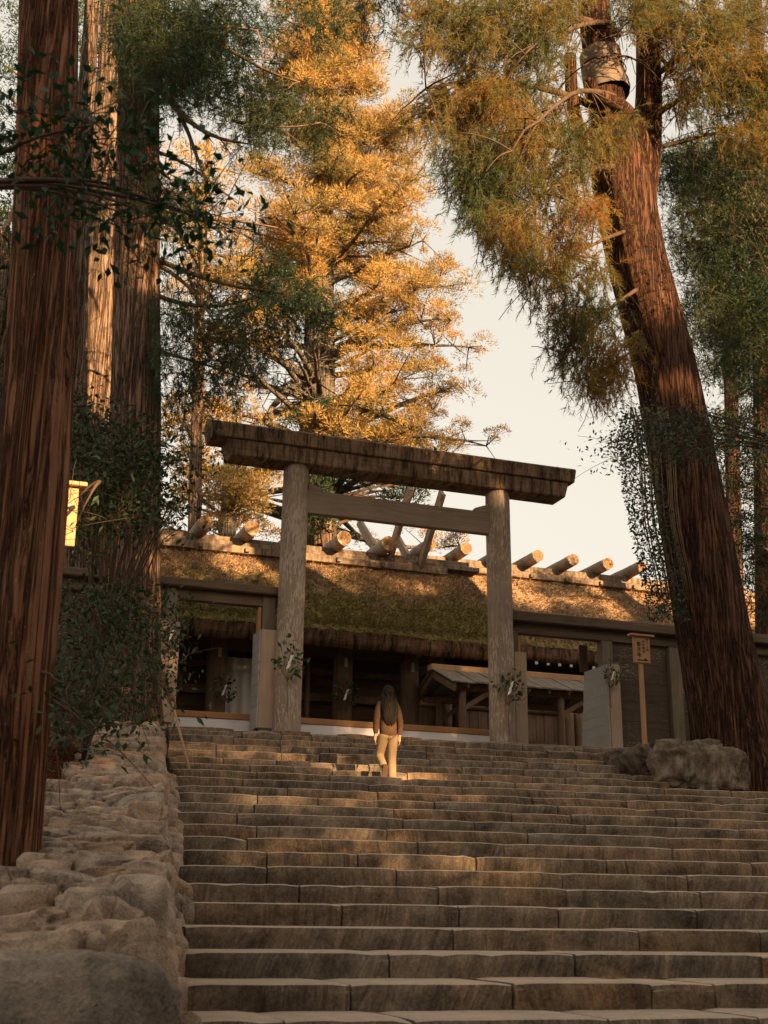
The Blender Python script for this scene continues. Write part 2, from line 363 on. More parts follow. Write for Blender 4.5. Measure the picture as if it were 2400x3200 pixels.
# ------------------------------------------------------------------ ground
def stair_nose(Y):
    """Height of the line over the step edges at depth Y (left edge)."""
    return np.interp(Y, [-40, 3.6, 8.3, 17.8, 20.3, 24.0, 200], [-1.05, -1.05, .17, 2.55, 2.78, 4.02, 4.02])
SK = -.09                                         # the flight stands a little askew to the torii
def left_edge(Y): return .304 + .1684 * Y
def ground_h(x, y):
    yl = y - SK * (x - left_edge(y))
    base = stair_nose(yl)
    le = left_edge(y)
    left = np.clip((le - .55 - x) / .25, 0, 1)                  # bank behind the low wall
    lz = np.interp(y, [-40, 3.5, 6.3, 23, 24, 200], [-1.05, -1.05, .12, 3.9, 4.0, 4.0])
    h = np.where(left > 0, base * (1 - left) + lz * left, base - .35)
    rx = np.interp(y, [-40, 17.3, 18.2, 22.5, 24, 200], [40, 40, 13.8, 12.6, 12.2, 12.2])
    right = np.clip((x - rx) / .6, 0, 1)
    h = np.where(right > 0, h * (1 - right) + np.interp(y, [17, 20.6, 22, 24], [2.45, 2.72, 3.4, 4.0]) * right, h)
    h = np.where((y > 24.1) & (x > -30), np.maximum(h, 3.98), h)
    far = np.hypot(x - 10, y - 20)
    return h + .05 * np.sin(x * .9 + y * .7) * (left + (x > 30)) + np.clip(far - 60, 0, 400) * .02
def axis_pts(lo, a, b, hi, step): return np.unique(np.concatenate([np.linspace(lo, a, 14), np.arange(a, b, step), np.linspace(b, hi, 14)]))
gx = axis_pts(-1500, -12, 30, 1500, .5); gy = axis_pts(-1500, -6, 40, 1500, .5)
GX, GY = np.meshgrid(gx, gy); GZ = ground_h(GX, GY)
nx, ny = len(gx), len(gy); idx = np.arange(nx * ny).reshape(ny, nx)
GF = np.stack([idx[:-1, :-1], idx[:-1, 1:], idx[1:, 1:], idx[1:, :-1]], -1).reshape(-1, 4)
tag(mesh_obj('ground', np.stack([GX, GY, GZ], -1).reshape(-1, 3), GF, M['earth'], smooth=True), kind='structure')

# ------------------------------------------------------------------ stone steps
RISE = .17; TREAD = .679
LEVELS = []                                       # (Y of the edge at the left end, top height, riser height, depth of tread, x of right end)
for k in range(-6, 16):
    LEVELS.append((8.3 + TREAD * (k - 1), RISE * k, RISE, TREAD, 15.5 if k < 15 else 14.6, k))
UPY = [20.45, 21.1, 21.7, 22.3, 22.9, 23.45, 24.0]; UPZ = [2.96, 3.15, 3.36, 3.55, 3.75, 3.92, 4.05]
UPR = [14.15, 13.1, 12.55, 12.75, 13.2, 14.6, 14.6]
for i, (y, z, r) in enumerate(zip(UPY, UPZ, UPR)):
    LEVELS.append((y, z, .21 if i else .23, .62 if i < 6 else .5, r, 16 + i))
# base under the stones
bx0 = []
V = []; F = []
prof = [(-.3 + 3.4, -1.6)] + [(y + .12, z - .32) for (y, z, *_r) in LEVELS[:22]] + [(20.3, 2.62)] + [(y + .12, z - .34) for (y, z, *_r) in LEVELS[22:]] + [(24.9, 3.95), (24.9, -1.6)]
for xo, xs in ((0, 0), (1, 0)):
    for (y, z) in prof:
        x = left_edge(y) + .02 if xo == 0 else 15.4
        V.append((x, y + SK * (x - left_edge(y)), z))
n = len(prof); F = [list(range(n))[::-1], [n + i for i in range(n)]] + [[i, (i + 1) % n, n + (i + 1) % n, n + i] for i in range(n)]
stairs = tag(mesh_obj('stone_stairs', np.array(V), F, M['core']), kind='structure')
JOINTS = {0: [900, 1300, 1900], 1: [1102, 1605, 2030, 2228], 2: [1220, 1798, 2373], 3: [1418, 1996], 4: [1071, 1435, 1743, 2174],
          5: [940, 1371, 1772, 2193], 6: [836, 1241, 1758, 2151], 7: [836, 1120, 1490, 1895, 2350], 8: [774, 1308, 1576, 2105],
          9: [803, 1210, 1650, 2086], 10: [742, 1260, 1484, 1830, 2310]}
def step_block(name, x0, x1, Yl, ztop, h, depth, seed, wear):
    L = x1 - x0; nseg = max(3, int(L / (.12 if Yl < 12.5 else .2)))
    r = .024
    prof = [(.0, -h - .06), (.0, -h * .66), (-.006, -h * .33), (0., -r * 1.5), (.008, -.009), (.026, .0), (depth * .4, .004), (depth + .10, .006), (depth + .10, -h - .06)]
    V = []; 
    for i in range(nseg + 1):
        t = i / nseg; x = x0 + .008 + (L - .016) * t
        endr = .014 if i in (0, nseg) else 0.
        for (py, pz) in prof:
            yl = Yl + SK * (x - left_edge(Yl))
            q = Vector((x * 1.7, seed * 3.1, pz * 4 + seed)); q2 = Vector((x * 6.5, seed * 1.7, pz * 14))
            a = mnoise.noise(q); b_ = mnoise.noise(q2)
            top = pz > -.05; edge = pz > -.06 and py < .05
            chip = max(0., mnoise.noise(Vector((x * 8., seed, .3))) - .38) * .06 if edge else 0.
            V.append((x, yl + py + chip * .6 + (endr if py < .05 else 0) + (.012 * a + .010 * b_ if py < .1 else 0),
                      ztop + pz - chip - (endr * .7 if top else 0) + ((.009 * a + .006 * b_) * wear if top else 0)))
    m = len(prof); F = []
    for i in range(nseg):
        for j in range(m - 1):
            F.append([i * m + j, (i + 1) * m + j, (i + 1) * m + j + 1, i * m + j + 1])
    F.append(list(range(m))); F.append([nseg * m + j for j in range(m - 1, -1, -1)])
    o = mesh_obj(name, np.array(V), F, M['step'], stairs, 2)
    return o
def x_on_step(px, Yl, z):
    d = ray(px, 0)
    # plan direction of that picture column near the step
    for _ in range(1): pass
    a = ray(px, 2600); return a[0] / a[1] * (Yl) / (1 - SK * (a[0] / a[1])) if True else 0
for (Yl, z, h, dep, xr, k) in LEVELS:
    x = left_edge(Yl) + (.0 if k <= 15 else -.02) + random.uniform(-.02, .02)
    cuts = [x]
    if k in JOINTS:
        for px in JOINTS[k]:
            a = ray(px, 2800 - 40 * (k - 4)); s = a[0] / a[1]
            # intersect x = s*y with y = Yl + SK*(x-left)
            y = (Yl - SK * left_edge(Yl)) / (1 - SK * s); xx = s * y
            if xx > cuts[-1] + .3: cuts.append(xx)
    while cuts[-1] < xr - .5:
        cuts.append(min(xr, cuts[-1] + (random.uniform(.75, 1.75) if k < 16 else random.uniform(.55, 1.3))))
    cuts[-1] = xr
    wear = .32 if k < 13 else 1.3
    for a, b in zip(cuts[:-1], cuts[1:]):
        if b - a < .05: continue
        jz = random.uniform(-.006, .006) if k < 16 else random.uniform(-.028, .02)
        step_block('stone_block', a, b, Yl + random.uniform(-.012, .012), z + jz, h, dep, random.uniform(0, 90), wear)
# paving of the landing, gently rising
for i, x in enumerate(np.arange(3.3, 14.2, 1.3)):
    for j, (ya, yb, za, zb) in enumerate(((18.48, 19.4, 2.56, 2.63), (19.42, 20.6, 2.632, 2.74))):
        x1 = x + 1.285; off = [SK * (q - 3.3) for q in (x, x1)]
        if x < left_edge(ya): continue
        V = [(x, ya + off[0], za), (x1, ya + off[1], za), (x1, yb + off[1], zb), (x, yb + off[0], zb)]
        V += [(a, b, c - .2) for a, b, c in V]
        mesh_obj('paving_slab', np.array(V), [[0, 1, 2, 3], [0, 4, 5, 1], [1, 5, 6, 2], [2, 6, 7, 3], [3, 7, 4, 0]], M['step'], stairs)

# forecourt behind the torii
V = [(-3, 24.5, 4.03), (24, 24.5, 4.03), (24, 60, 4.03), (-3, 60, 4.03)]
tag(mesh_obj('forecourt', np.array(V), [[0, 1, 2, 3]], M['gravel']), kind='structure')

# ------------------------------------------------------------------ stones
_ico = {}
def ico(sub):
    if sub not in _ico:
        bm = bmesh.new(); bmesh.ops.create_icosphere(bm, subdivisions=sub, radius=1)
        bm.verts.index_update()
        _ico[sub] = (np.array([tuple(v.co) for v in bm.verts]), [[v.index for v in f.verts] for f in bm.faces]); bm.free()
    return _ico[sub]
def stone(name, c, dims, mat, parent=None, sub=3, pw=.62, amp=.12, rot=None, seed=None, tilt=.15, origin=None):
    V, F = ico(sub); seed = random.uniform(0, 200) if seed is None else seed
    W = np.sign(V) * np.abs(V) ** pw
    W = W / np.maximum(1e-6, np.max(np.abs(W)))
    out = np.empty_like(W)
    for i, (v, w) in enumerate(zip(V, W)):
        s = Vector((v[0] + seed, v[1] - seed, v[2] + seed * .5))
        d = 1 + amp * (mnoise.noise(s * 1.3) * 1.1 + (.35 - abs(mnoise.noise(s * 2.6))) * .8 + (.3 - abs(mnoise.noise(s * 6.))) * .45 + (mnoise.noise(s * 13.) * .22 if sub > 3 else 0))
        out[i] = w * d
    out = out * (np.asarray(dims) / 2)
    R = np.array((Matrix.Rotation(rot if rot is not None else random.uniform(0, PI), 3, 'Z') @ Matrix.Rotation(random.uniform(-tilt, tilt), 3, 'X') @ Matrix.Rotation(random.uniform(-tilt, tilt), 3, 'Y')))
    return mesh_obj(name, out @ R.T + np.asarray(c), F, mat, parent, True, origin)

# low dry stone wall along the left of the steps
def wall_top(Y): return np.interp(Y, [6.0, 9, 15, 23.2], [.33, .95, 2.22, 4.02])
V = []; F = []; ys = np.linspace(6.1, 23.2, 30)
for y in ys:
    xe = left_edge(y) - .17; zt = float(wall_top(y)) - .13
    for (dx, z) in ((0., zt - 1.6), (0., zt - .03), (-.9, zt), (-.9, zt - 1.6)): V.append((xe - .06 + dx, y, z))
for i in range(len(ys) - 1):
    for j in range(3): F.append([i * 4 + j, i * 4 + j + 1, (i + 1) * 4 + j + 1, (i + 1) * 4 + j])
F.append([0, 1, 2, 3]); F.append([(len(ys) - 1) * 4 + j for j in (3, 2, 1, 0)])
wall = tag(mesh_obj('stone_wall', np.array(V), F, M['core']), 'low wall of rounded grey stones climbing beside the steps', 'wall')
y = 7.5
while y < 23.2:
    L = random.uniform(.4, .95)
    xe = left_edge(y + L / 2) - .12; zt = float(wall_top(y + L / 2))
    w = random.uniform(.36, .52); h = random.uniform(.7, .95)
    stone('stone', (xe - w * .5, y + L / 2, zt - h / 2 + random.uniform(-.03, .03)), (w, L * .99, h), M['wallstone'], wall, 4 if y < 13 else 3, .40, .18, rot=-.17 + random.uniform(-.08, .08), tilt=.08)
    y += L
y = 7.5
while y < 23.3:
    L = random.uniform(.22, .40); x = left_edge(y) - .12 - .26
    xend = x - random.uniform(.52, .68)
    while x > xend:
        w = random.uniform(.20, .42)
        yy = y + L / 2 + random.uniform(-.08, .08); hh = random.uniform(.16, .26)
        stone('stone', (x - w / 2, yy, float(wall_top(yy)) - hh / 2 + random.uniform(-.035, .03)), (w * .97, L * 1.0, hh), M['wallstone'], wall, 3, .42, .26, tilt=.16)
        x -= w
    y += L * .93
# the big end boulders
tag(stone('boulder', (.40, 6.3, -.17), (1.62, .9, 1.06), M['boulder_grey'], None, 4, .34, .09, rot=-.1, seed=4.2, tilt=.04, origin=(.55, 6.3, -.66)),
    'big smooth boulder ending the low wall at the bottom of the photo', 'boulder')
for (c, d) in (((1.02, 7.0, .16), (.5, .62, .72)), ((.66, 6.98, .24), (.42, .5, .42)), ((.98, 7.45, .22), (.5, .5, .7)), ((.62, 7.42, .36), (.46, .5, .36)), ((.22, 6.98, .26), (.5, .46, .38)), ((.2, 7.4, .36), (.46, .44, .36)), ((-.22, 7.0, .25), (.46, .5, .4)),
               ((-.2, 7.4, .34), (.44, .5, .38)), ((-.62, 7.2, .3), (.5, .6, .42)), ((-.66, 7.75, .42), (.5, .6, .42))):
    stone('stone', c, d, M['wallstone'], wall, 4, .42, .24, tilt=.1)
# chinking stones in the gutter between wall and steps
for k in range(-1, 15):
    Yl = 8.3 + TREAD * (k - 1)
    for q in range(2):
        stone('stone', (left_edge(Yl) - .075 + random.uniform(-.02, .02), Yl + .05 + .32 * q, RISE * k - .10 + .06 * q), (.17, .36, .28), M['wallstone'], wall, 2, .55, .2, tilt=.2)
# boulders to the right of the upper steps
def pb(name, px, py, Y, dims, label, mat, **kw):
    p = at(px, py, Y=Y); return tag(stone(name, p, dims, mat, None, 5, origin=(p[0], p[1], p[2] - dims[2] / 2), **kw), label, 'boulder')
pb('boulder', 1388, 1655, 21.0, (1.25, 1.0, .80), 'rounded reddish boulder below the kanji signpost', M['boulder'], pw=.75, amp=.28, rot=.1, seed=31, tilt=.05)
pb('boulder', 1480, 1662, 19.8, (.92, .9, .80), 'dark mottled boulder in the middle of three beside the steps', M['boulder'], pw=.55, amp=.4, rot=.3, seed=12, tilt=.05)
pb('boulder', 1556, 1670, 18.9, (.60, .7, .74), 'pale squarish boulder against the foot of the leaning cedar', M['boulder'], pw=.45, amp=.3, rot=.1, seed=55, tilt=.05)
a = Acc(); IV, IF = ico(1)
for _ in range(130):
    p = at(random.choice([random.uniform(1440, 1500), random.uniform(1545, 1600)]), 1618 + random.uniform(-6, 8), Y=random.uniform(20.2, 21.2))
    a.add(IV * rng.uniform(.03, .08, 3) + p, IF)
tag(a.build('gravel', M['gravel'], None, True), 'loose pebbles lying on top of the boulders by the cedar foot', 'pebbles', kind='stuff')

# ------------------------------------------------------------------ torii gate
torii = tag(empty('torii_gate', (9, 24.3, 4.03)), 'tall weathered timber torii gate at the top of the steps', 'torii')
for s, x in ((1, 6.68), (-1, 11.31)):
    cyl('pillar', (x, 24.3, 3.7), (x + .03 * s, 24.3, 9.60), .275, .262, M['torii_post'], torii, 40, 26, .0015)
box('tie_beam', 6.72, 11.28, 24.21, 24.39, 8.60, 9.09, M['torii_tie'], torii)
for x, dx in ((7.0, .28), (11.0, -.28)):
    bm = bmesh.new()
    pts = [(x - .02 * np.sign(dx), 9.095), (x + dx, 9.095), (x + dx, 9.16), (x - .02 * np.sign(dx), 9.27)]
    vs = [bm.verts.new((p[0], yy, p[1])) for yy in (24.23, 24.37) for p in pts]
    for f in ([0, 1, 2, 3], [4, 5, 6, 7], [0, 1, 5, 4], [1, 2, 6, 5], [2, 3, 7, 6], [3, 0, 4, 7]): bm.faces.new([vs[i] for i in f])
    bmesh.ops.recalc_face_normals(bm, faces=bm.faces); bm_obj('wedge', bm, M['torii_tie'], torii)
def profile_beam(name, x0, x1, prof, cut, mat, parent, n=14, skew=0.):
    """prof: (dy, z) outline; the ends lean outward with height by cut."""
    V = []; m = len(prof); zs = [p[1] for p in prof]; z0, z1 = min(zs), max(zs)
    for i in range(n + 1):
        t = i / n
        for (dy, z) in prof:
            e = cut * (z - z0) / (z1 - z0)
            x = (x0 - e) + (x1 - x0 + 2 * e) * t
            V.append((x + random.uniform(-.002, .002), 24.3 + dy + random.uniform(-.003, .003), z + random.uniform(-.003, .003) + .05 * (2 * t - 1) ** 2 * 0))
    F = []
    for i in range(n):
        for j in range(m):
            k = (j + 1) % m; F.append([i * m + j, i * m + k, (i + 1) * m + k, (i + 1) * m + j])
    F.append(list(range(m))[::-1]); F.append([n * m + j for j in range(m)])
    o = mesh_obj(name, np.array(V), F, mat, parent); return o
profile_beam('lower_lintel', 5.27, 12.78, [(-.29, 9.58), (-.31, 9.60), (-.31, 9.905), (-.29, 9.93), (.29, 9.93), (.31, 9.905), (.31, 9.60), (.29, 9.58)], .10, M['torii_beam'], torii)
profile_beam('top_lintel', 4.86, 13.0, [(-.34, 9.932), (-.36, 9.95), (-.36, 10.22), (-.30, 10.27), (0, 10.38), (.30, 10.27), (.36, 10.22), (.36, 9.95), (.34, 9.932)], .08, M['torii_beam'], torii)

# ------------------------------------------------------------------ side fences with openings
def plank_face(x0, x1, y, z0, z1, n, mat, parent, th=.03, name='plank'):
    """Upright facing y, boards laid horizontally."""
    h = (z1 - z0) / n
    for i in range(n): box(name, x0, x1, y - th / 2, y + th / 2, z0 + i * h + .0015, z0 + (i + 1) * h - .0015, mat, parent, .004)
fl = tag(empty('side_gate', (5.3, 24.7, 4.05)), 'low timber side gateway between cedar trunk and the torii pillar', 'gateway', 'side gateways of the fence')
cyl('post', (4.36, 24.7, 3.8), (4.36, 24.7, 6.85), .15, .145, M['fence_post'], fl, 24)
box('post', 6.18, 6.44, 24.56, 24.8, 3.9, 6.85, M['fence_post'], fl)
box('door_jamb', 6.10, 6.17, 24.6, 24.74, 4.0, 6.62, M['rail_wood'], fl)
box('lintel', 2.2, 6.5, 24.60, 24.80, 6.64, 6.86, M['fence_beam'], fl)
box('cap_beam', 2.0, 6.52, 24.42, 24.98, 6.865, 7.03, M['fence_beam'], fl, .02)
plank_face(1.4, 4.2, 24.72, 4.0, 6.62, 9, M['fence_wall'], fl)
for (x0, x1, z1, gy) in ((4.12, 4.50, 6.12, .0), (6.12, 6.47, 6.12, .3)):
    b = empty('post_cover', (x0, 24.5, 4.1)); b.parent = fl; b.location = Vector((x0, 24.5, 4.1)) - fl.location; ORIG[b.name] = np.array((x0, 24.5, 4.1))
    box('front_board', x0, x1, 24.36, 24.40, 4.17, z1, M['pale_wood'], b, .006)
    if gy:
        for i in range(9): box('side_board', x0 - .028, x0 - .004, 24.37, 24.37 + gy + .25, 4.17 + i * .216, 4.17 + i * .216 + .212, M['grey_plank'], b, .004)
    box('foot', x0 + .05, x1 - .05, 24.42, 24.58, 3.98, 4.2, M['grey_plank'], b, .005)
fr = tag(empty('side_gate', (13, 24.7, 4.05)), 'low timber side gateway between torii pillar and boarded fence wall', 'gateway', 'side gateways of the fence')
box('post', 11.62, 11.84, 24.58, 24.8, 3.9, 6.6, M['fence_post'], fr)
box('door_jamb', 11.85, 11.91, 24.62, 24.74, 4.0, 6.5, M['rail_wood'], fr)
box('post', 13.86, 14.12, 24.56, 24.80, 3.9, 6.56, M['fence_post'], fr)
box('lintel', 11.6, 18.6, 24.60, 24.80, 6.57, 6.80, M['fence_beam'], fr)
box('cap_beam', 11.45, 18.8, 24.40, 25.0, 6.805, 7.02, M['fence_beam'], fr, .02)
b = empty('post_cover', (11.6, 24.5, 4.1)); b.parent = fr; b.location = Vector((11.6, 24.5, 4.1)) - fr.location; ORIG[b.name] = np.array((11.6, 24.5, 4.1))
box('front_board', 11.64, 11.92, 24.36, 24.40, 4.12, 6.10, M['pale_wood'], b, .006)
box('foot', 11.68, 11.88, 24.42, 24.56, 3.98, 4.2, M['grey_plank'], b, .005)
b = empty('gate_leaf', (13.9, 24.5, 4.1)); b.parent = fr; b.location = Vector((13.9, 24.5, 4.1)) - fr.location; ORIG[b.name] = np.array((13.9, 24.5, 4.1))
box('front_board', 13.87, 14.14, 24.33, 24.37, 4.05, 6.0, M['pale_wood'], b, .006)
for i in range(9): box('side_board', 13.82, 13.86, 24.34, 25.6 - i * .03, 4.05 + i * .216, 4.05 + i * .216 + .2148, M['grey_plank'], b, .002)
box('back_board', 13.74, 13.95, 25.37, 25.41, 6.0, 6.62, M['dark_post'], b, .004)
for x in (15.72, 17.75): box('post', x - .15, x + .15, 24.58, 24.82, 3.9, 6.56, M['fence_post'], fr)
plank_face(14.13, 15.56, 24.72, 4.0, 6.55, 6, M['fence_wall'], fr); plank_face(15.88, 17.59, 24.72, 4.0, 6.55, 6, M['fence_wall'], fr); plank_face(17.91, 18.7, 24.72, 4.0, 6.55, 6, M['fence_wall'], fr)

# white cloth screens hung from a rail behind the torii
def screen(x0, x1, z1, label, zc=4.44):
    e = tag(empty('cloth_screen', ((x0 + x1) / 2, 25.3, 4.05)), label, 'screen', 'white cloth screens behind the gate')
    box('rail', x0, x1, 25.24, 25.34, zc, z1, M['rail_wood'], e, .008)
    n = int((x1 - x0) / .12); V = []; F = []
    for i in range(n + 1):
        x = x0 + (x1 - x0) * i / n; w = .012 * math.sin(i * .8) + .01 * math.sin(i * .31)
        V += [(x, 25.27 + w * .3, zc - .002), (x, 25.262 + w, 4.2), (x, 25.262 + w * 1.3, 3.98)]
    for i in range(n):
        for j in range(2): F.append([i * 3 + j, i * 3 + j + 1, i * 3 + j + 4, i * 3 + j + 3])
    mesh_obj('cloth', np.array(V), F, M['cloth'], e, True)
screen(4.5, 6.16, 4.56, 'short white cloth screen with wooden rail behind the left-hand gateway')
screen(6.17, 11.62, 4.56, 'long white cloth screen with wooden rail behind the torii pillars')
screen(11.93, 13.80, 4.12, 'low strip of white cloth in the opening right of the torii', 4.06)

# ------------------------------------------------------------------ thatched buildings
def thatch_roof(parent, x0, x1, ye, ze, yr, zr, thick, mat, nbl, tilt=0.):
    """Front and back slope with a thick cut eave, gently sagging, plus loose straw and moss standing on it."""
    n, m = 44, 18; V = []; F = []
    org = world_origin(parent)
    def surf(u, v):
        x = x0 + (x1 - x0) * u; bulge = .10 * math.sin(PI * v) 
        y = ye + (yr - ye) * v; z = ze + (zr - ze) * v + bulge + .05 * mnoise.noise(Vector((x * .8, v * 3, 1.))) + .05 * mnoise.noise(Vector((x * 2.5, v * 8, 4.)))
        if v < .06: z -= .06 * (1 - v / .06); y += .03
        return (x, y, z)
    for i in range(n + 1):
        for j in range(m + 1): V.append(surf(i / n, j / m))
    for i in range(n):
        for j in range(m): F.append([i * (m + 1) + j, (i + 1) * (m + 1) + j, (i + 1) * (m + 1) + j + 1, i * (m + 1) + j + 1])
    o = len(V); yb = 2 * yr - ye
    V += [(x0, yb, ze), (x1, yb, ze)]
    F.append([m, n * (m + 1) + m, o + 1, o])
    roof = mesh_obj('roof', np.array(V), F, mat, parent, True)
    # cut edge of the thatch
    V = []; F = []
    for i in range(n + 1):
        x = x0 + (x1 - x0) * i / n; s = surf(i / n, 0.)
        w = .03 * mnoise.noise(Vector((x * 3, 2., 0.)))
        V += [(x, s[1] + .02, s[2] - .02), (x, s[1] + .05 + w * .4, s[2] - thick * .5), (x, s[1] + .14 + w * .3, s[2] - thick + w * .3), (x, s[1] + 1.2, s[2] - thick + .55)]
    for i in range(n):
        for j in range(3): F.append([i * 4 + j, i * 4 + j + 1, i * 4 + j + 5, i * 4 + j + 4])
    mesh_obj('thatch_edge', np.array(V), F, M['eave'], roof, True)
    # blades
    u = rng.random(nbl); v = rng.random(nbl) ** 1.1
    P = np.array([surf(a, b) for a, b in zip(u, v)])
    sl = unit(np.array([[0, -(yr - ye), -(zr - ze)]]))[0]; nrm = np.array([0, -(zr - ze), (yr - ye)]); nrm /= np.linalg.norm(nrm)
    dirn = unit(sl * rng.uniform(.2, 1., (nbl, 1)) + nrm * rng.uniform(.15, .8, (nbl, 1)) + rng.normal(0, .45, (nbl, 3)))
    L = rng.uniform(.08, .26, nbl); wd = rng.uniform(.010, .030, nbl)
    ed = v < .03; dirn[ed] = unit(np.array([0, -.6, -.5]) + rng.normal(0, .3, (ed.sum(), 3)))
    T, TF = blades(P - dirn * .02, dirn, L, wd)
    tag(mesh_obj('loose_thatch', T, TF, mat, roof), kind='stuff')
    # fringe hanging over the eave
    return roof
def blades(P, D, L, W):
    n = len(P); S = unit(np.cross(D, rng.normal(0, 1, (n, 3)))); L = np.broadcast_to(L, (n,))[:, None]; W = np.broadcast_to(W, (n,))[:, None]
    V = np.stack([P - S * W / 2, P + S * W / 2, P + D * L], 1).reshape(-1, 3)
    return V, np.arange(3 * n).reshape(-1, 3)
def log_part(parent, c, half_back, r, tip):
    """Ridge log lying across the ridge; c is the centre of its front end."""
    q = (c[0], c[1] + half_back, c[2])
    o = cyl('ridge_log', c, q, r, r * 1.06, M['log_wood'], parent, 20, 8, .004)
    a = np.linspace(0, 2 * PI, 20, endpoint=False)
    V = [(c[0], c[1] - .012, c[2])] + [(c[0] + r * .96 * math.cos(t), c[1] - .004, c[2] + r * .96 * math.sin(t)) for t in a]
    mesh_obj('log_end', np.array(V), [[0, 1 + (i + 1) % 20, 1 + i] for i in range(20)], M['log_end'], o)

ga = tag(empty('thatched_hall', (9, 31, 4.05)), 'dark wooden hall under a mossy thatched roof behind the torii', 'building')
XL, XR = 1.2, 14.0
RA = thatch_roof(ga, XL, XR + .25, 29.5, 7.50, 33.0, 10.22, .40, M['thatch_a'], 60000)
# ridge timbers and logs
box('ridge_board', XL, XR - .5, 32.50, 32.62, 10.02, 10.22, M['ridge_wood'], ga, .012)
box('ridge_board', XL, XR + .55, 32.63, 33.3, 10.23, 10.36, M['ridge_wood'], ga, .012)
box('ridge_beam', XL, XR + .25, 32.7, 33.25, 10.365, 10.50, M['ridge_wood'], ga, .012)
for px, py in ((444, 1129), (545, 1140), (644, 1151), (744, 1162), (840, 1173)):
    c = at(px, py, Y=32.0); log_part(ga, c, 2.0, .20, 0)
    box('peg', c[0] - .06, c[0] + .06, 32.42, 32.55, 10.05, 10.17, M['metal'], ga, .01)
# crossed finials
for (fa, ta, fb, tb) in (((1314, 1766), (1383, 1539), (1275, 1743), (1234, 1669)), ((1220, 1735), (1283, 1525), (1170, 1712), (1122, 1631))):
    p = at(fa[0] / K, fa[1] / K, Y=32.55); q = at(ta[0] / K, ta[1] / K, X=p[0])
    beam('crossed_finial', p, q, .11, .26, M['chigi'], ga, .012, up=(0, 1, 0))
    p2 = at(fb[0] / K, fb[1] / K, Y=33.1); q2 = at(tb[0] / K, tb[1] / K, X=p2[0])
    beam('crossed_finial', p2, q2, .11, .26, M['chigi'], ga, .012, up=(0, 1, 0))
# body
for px in (677, 1071, 1279): 
    p = at(px / K, 2100 / K, Y=30.6); cyl('pillar', (p[0], 30.6, 4.0), (p[0], 30.6, 7.5), .25, .25, M['dark_post'], ga, 24)
    box('nail_cover', p[0] - .04, p[0] + .04, 30.32, 30.36, 6.72, 6.95, M['grey_plank'], ga, .005)
p = at(390, 1400, Y=30.6); cyl('pillar', (4.6, 30.6, 4.0), (4.6, 30.6, 7.5), .25, .25, M['dark_post'], ga, 24)
box('eave_beam', XL, XR - 1.9, 30.45, 30.75, 6.98, 7.3, M['dark_wood'], ga)
box('floor_beam', XL, XR - 2.3, 30.9, 31.1, 4.4, 4.62, M['dark_wood'], ga)
xw = at(1257 / K, 2100 / K, Y=31.2)[0]
plank_face(XL, xw, 31.3, 4.0, 7.6, 9, M['dark_wood'], ga); box('back_wall', XL, xw, 31.36, 31.42, 3.9, 7.6, M['dark_wood'], ga)
box('cross_rail', XL, xw, 31.12, 31.24, 5.95, 6.15, M['dark_post'], ga)
box('cross_rail', XL, xw, 31.12, 31.24, 6.62, 6.78, M['dark_post'], ga)
box('ceiling', XL, xw, 30.5, 33.5, 7.62, 7.7, M['dark_wood'], ga)
c0 = at(706 / K, 2052 / K, Y=31.0); c1 = at(808 / K, 2052 / K, Y=31.0)
n = 18; V = []; F = []
for i in range(n + 1):
    x = c0[0] + (c1[0] - c0[0]) * i / n + .0; w = .03 * math.sin(i * 1.1)
    V += [(x, 31.0 + w, 4.3), (x, 31.0 + w, c0[2])]
for i in range(n): F.append([2 * i, 2 * i + 2, 2 * i + 3, 2 * i + 1])
mesh_obj('curtain', np.array(V), F, M['curtain'], ga, True)
d0 = at(938 / K, 2070 / K, Y=31.1); d1 = at(962 / K, 2070 / K, Y=31.1)
box('door_frame', d1[0] - .05, d1[0] + .05, 31.02, 31.14, 4.2, d0[2], M['shelter_wood'], ga, .006)
box('door_frame', d0[0] - .5, d1[0] + .05, 31.02, 31.14, d0[2] + .002, d0[2] + .09, M['shelter_wood'], ga, .006)
# gable timbers beyond the last pillar
beam('rafter', (xw + .1, 30.2, 7.15), (xw + .1, 33.0, 9.9), .14, .2, M['ridge_wood'], ga)
pA = at(1312 / K, 2100 / K, Y=30.9); pB = at(1376 / K, 2068 / K, Y=30.9)
beam('brace', pA, pB + (pB - pA) * .15, .12, .22, M['shelter_board'], ga)
box('gable_post', pB[0] - .08, pB[0] + .08, 31.4, 31.56, 6.3, 8.3, M['dark_post'], ga)

gb = tag(empty('thatched_hall', (18, 35, 4.05)), 'second thatched hall with rusty brown roof farther back toward the leaning cedar', 'building')
X0, X1 = 13.2, 26.5
RB = thatch_roof(gb, X0, X1, 33.0, 8.38, 36.2, 11.36, .42, M['thatch_b'], 42000)
box('ridge_board', X0 - .3, X1, 35.75, 35.87, 11.14, 11.33, M['ridge_wood'], gb)
box('ridge_beam', X0 - .3, X1, 35.9, 36.5, 11.37, 11.58, M['ridge_wood'], gb)
lx = [at(px, py, Y=35.2) for px, py in ((929, 1175), (1008, 1184), (1163, 1200), (1239, 1209), (1314, 1217), (1386, 1224))]
lx.insert(2, (lx[1] + lx[2]) / 2)
for c in lx:
    log_part(gb, c, 2.0, .19, 0)
    box('peg', c[0] - .05, c[0] + .05, 35.66, 35.8, 11.16, 11.28, M['metal'], gb, .01)
plank_face(X0 + .4, X1, 35.2, 4.0, 9.2, 10, M['dark_wood'], gb); box('back_wall', X0 + .4, X1, 35.26, 35.32, 3.9, 9.2, M['dark_wood'], gb)
box('eave_beam', X0, X1, 34.0, 34.3, 8.0, 8.3, M['dark_wood'], gb)
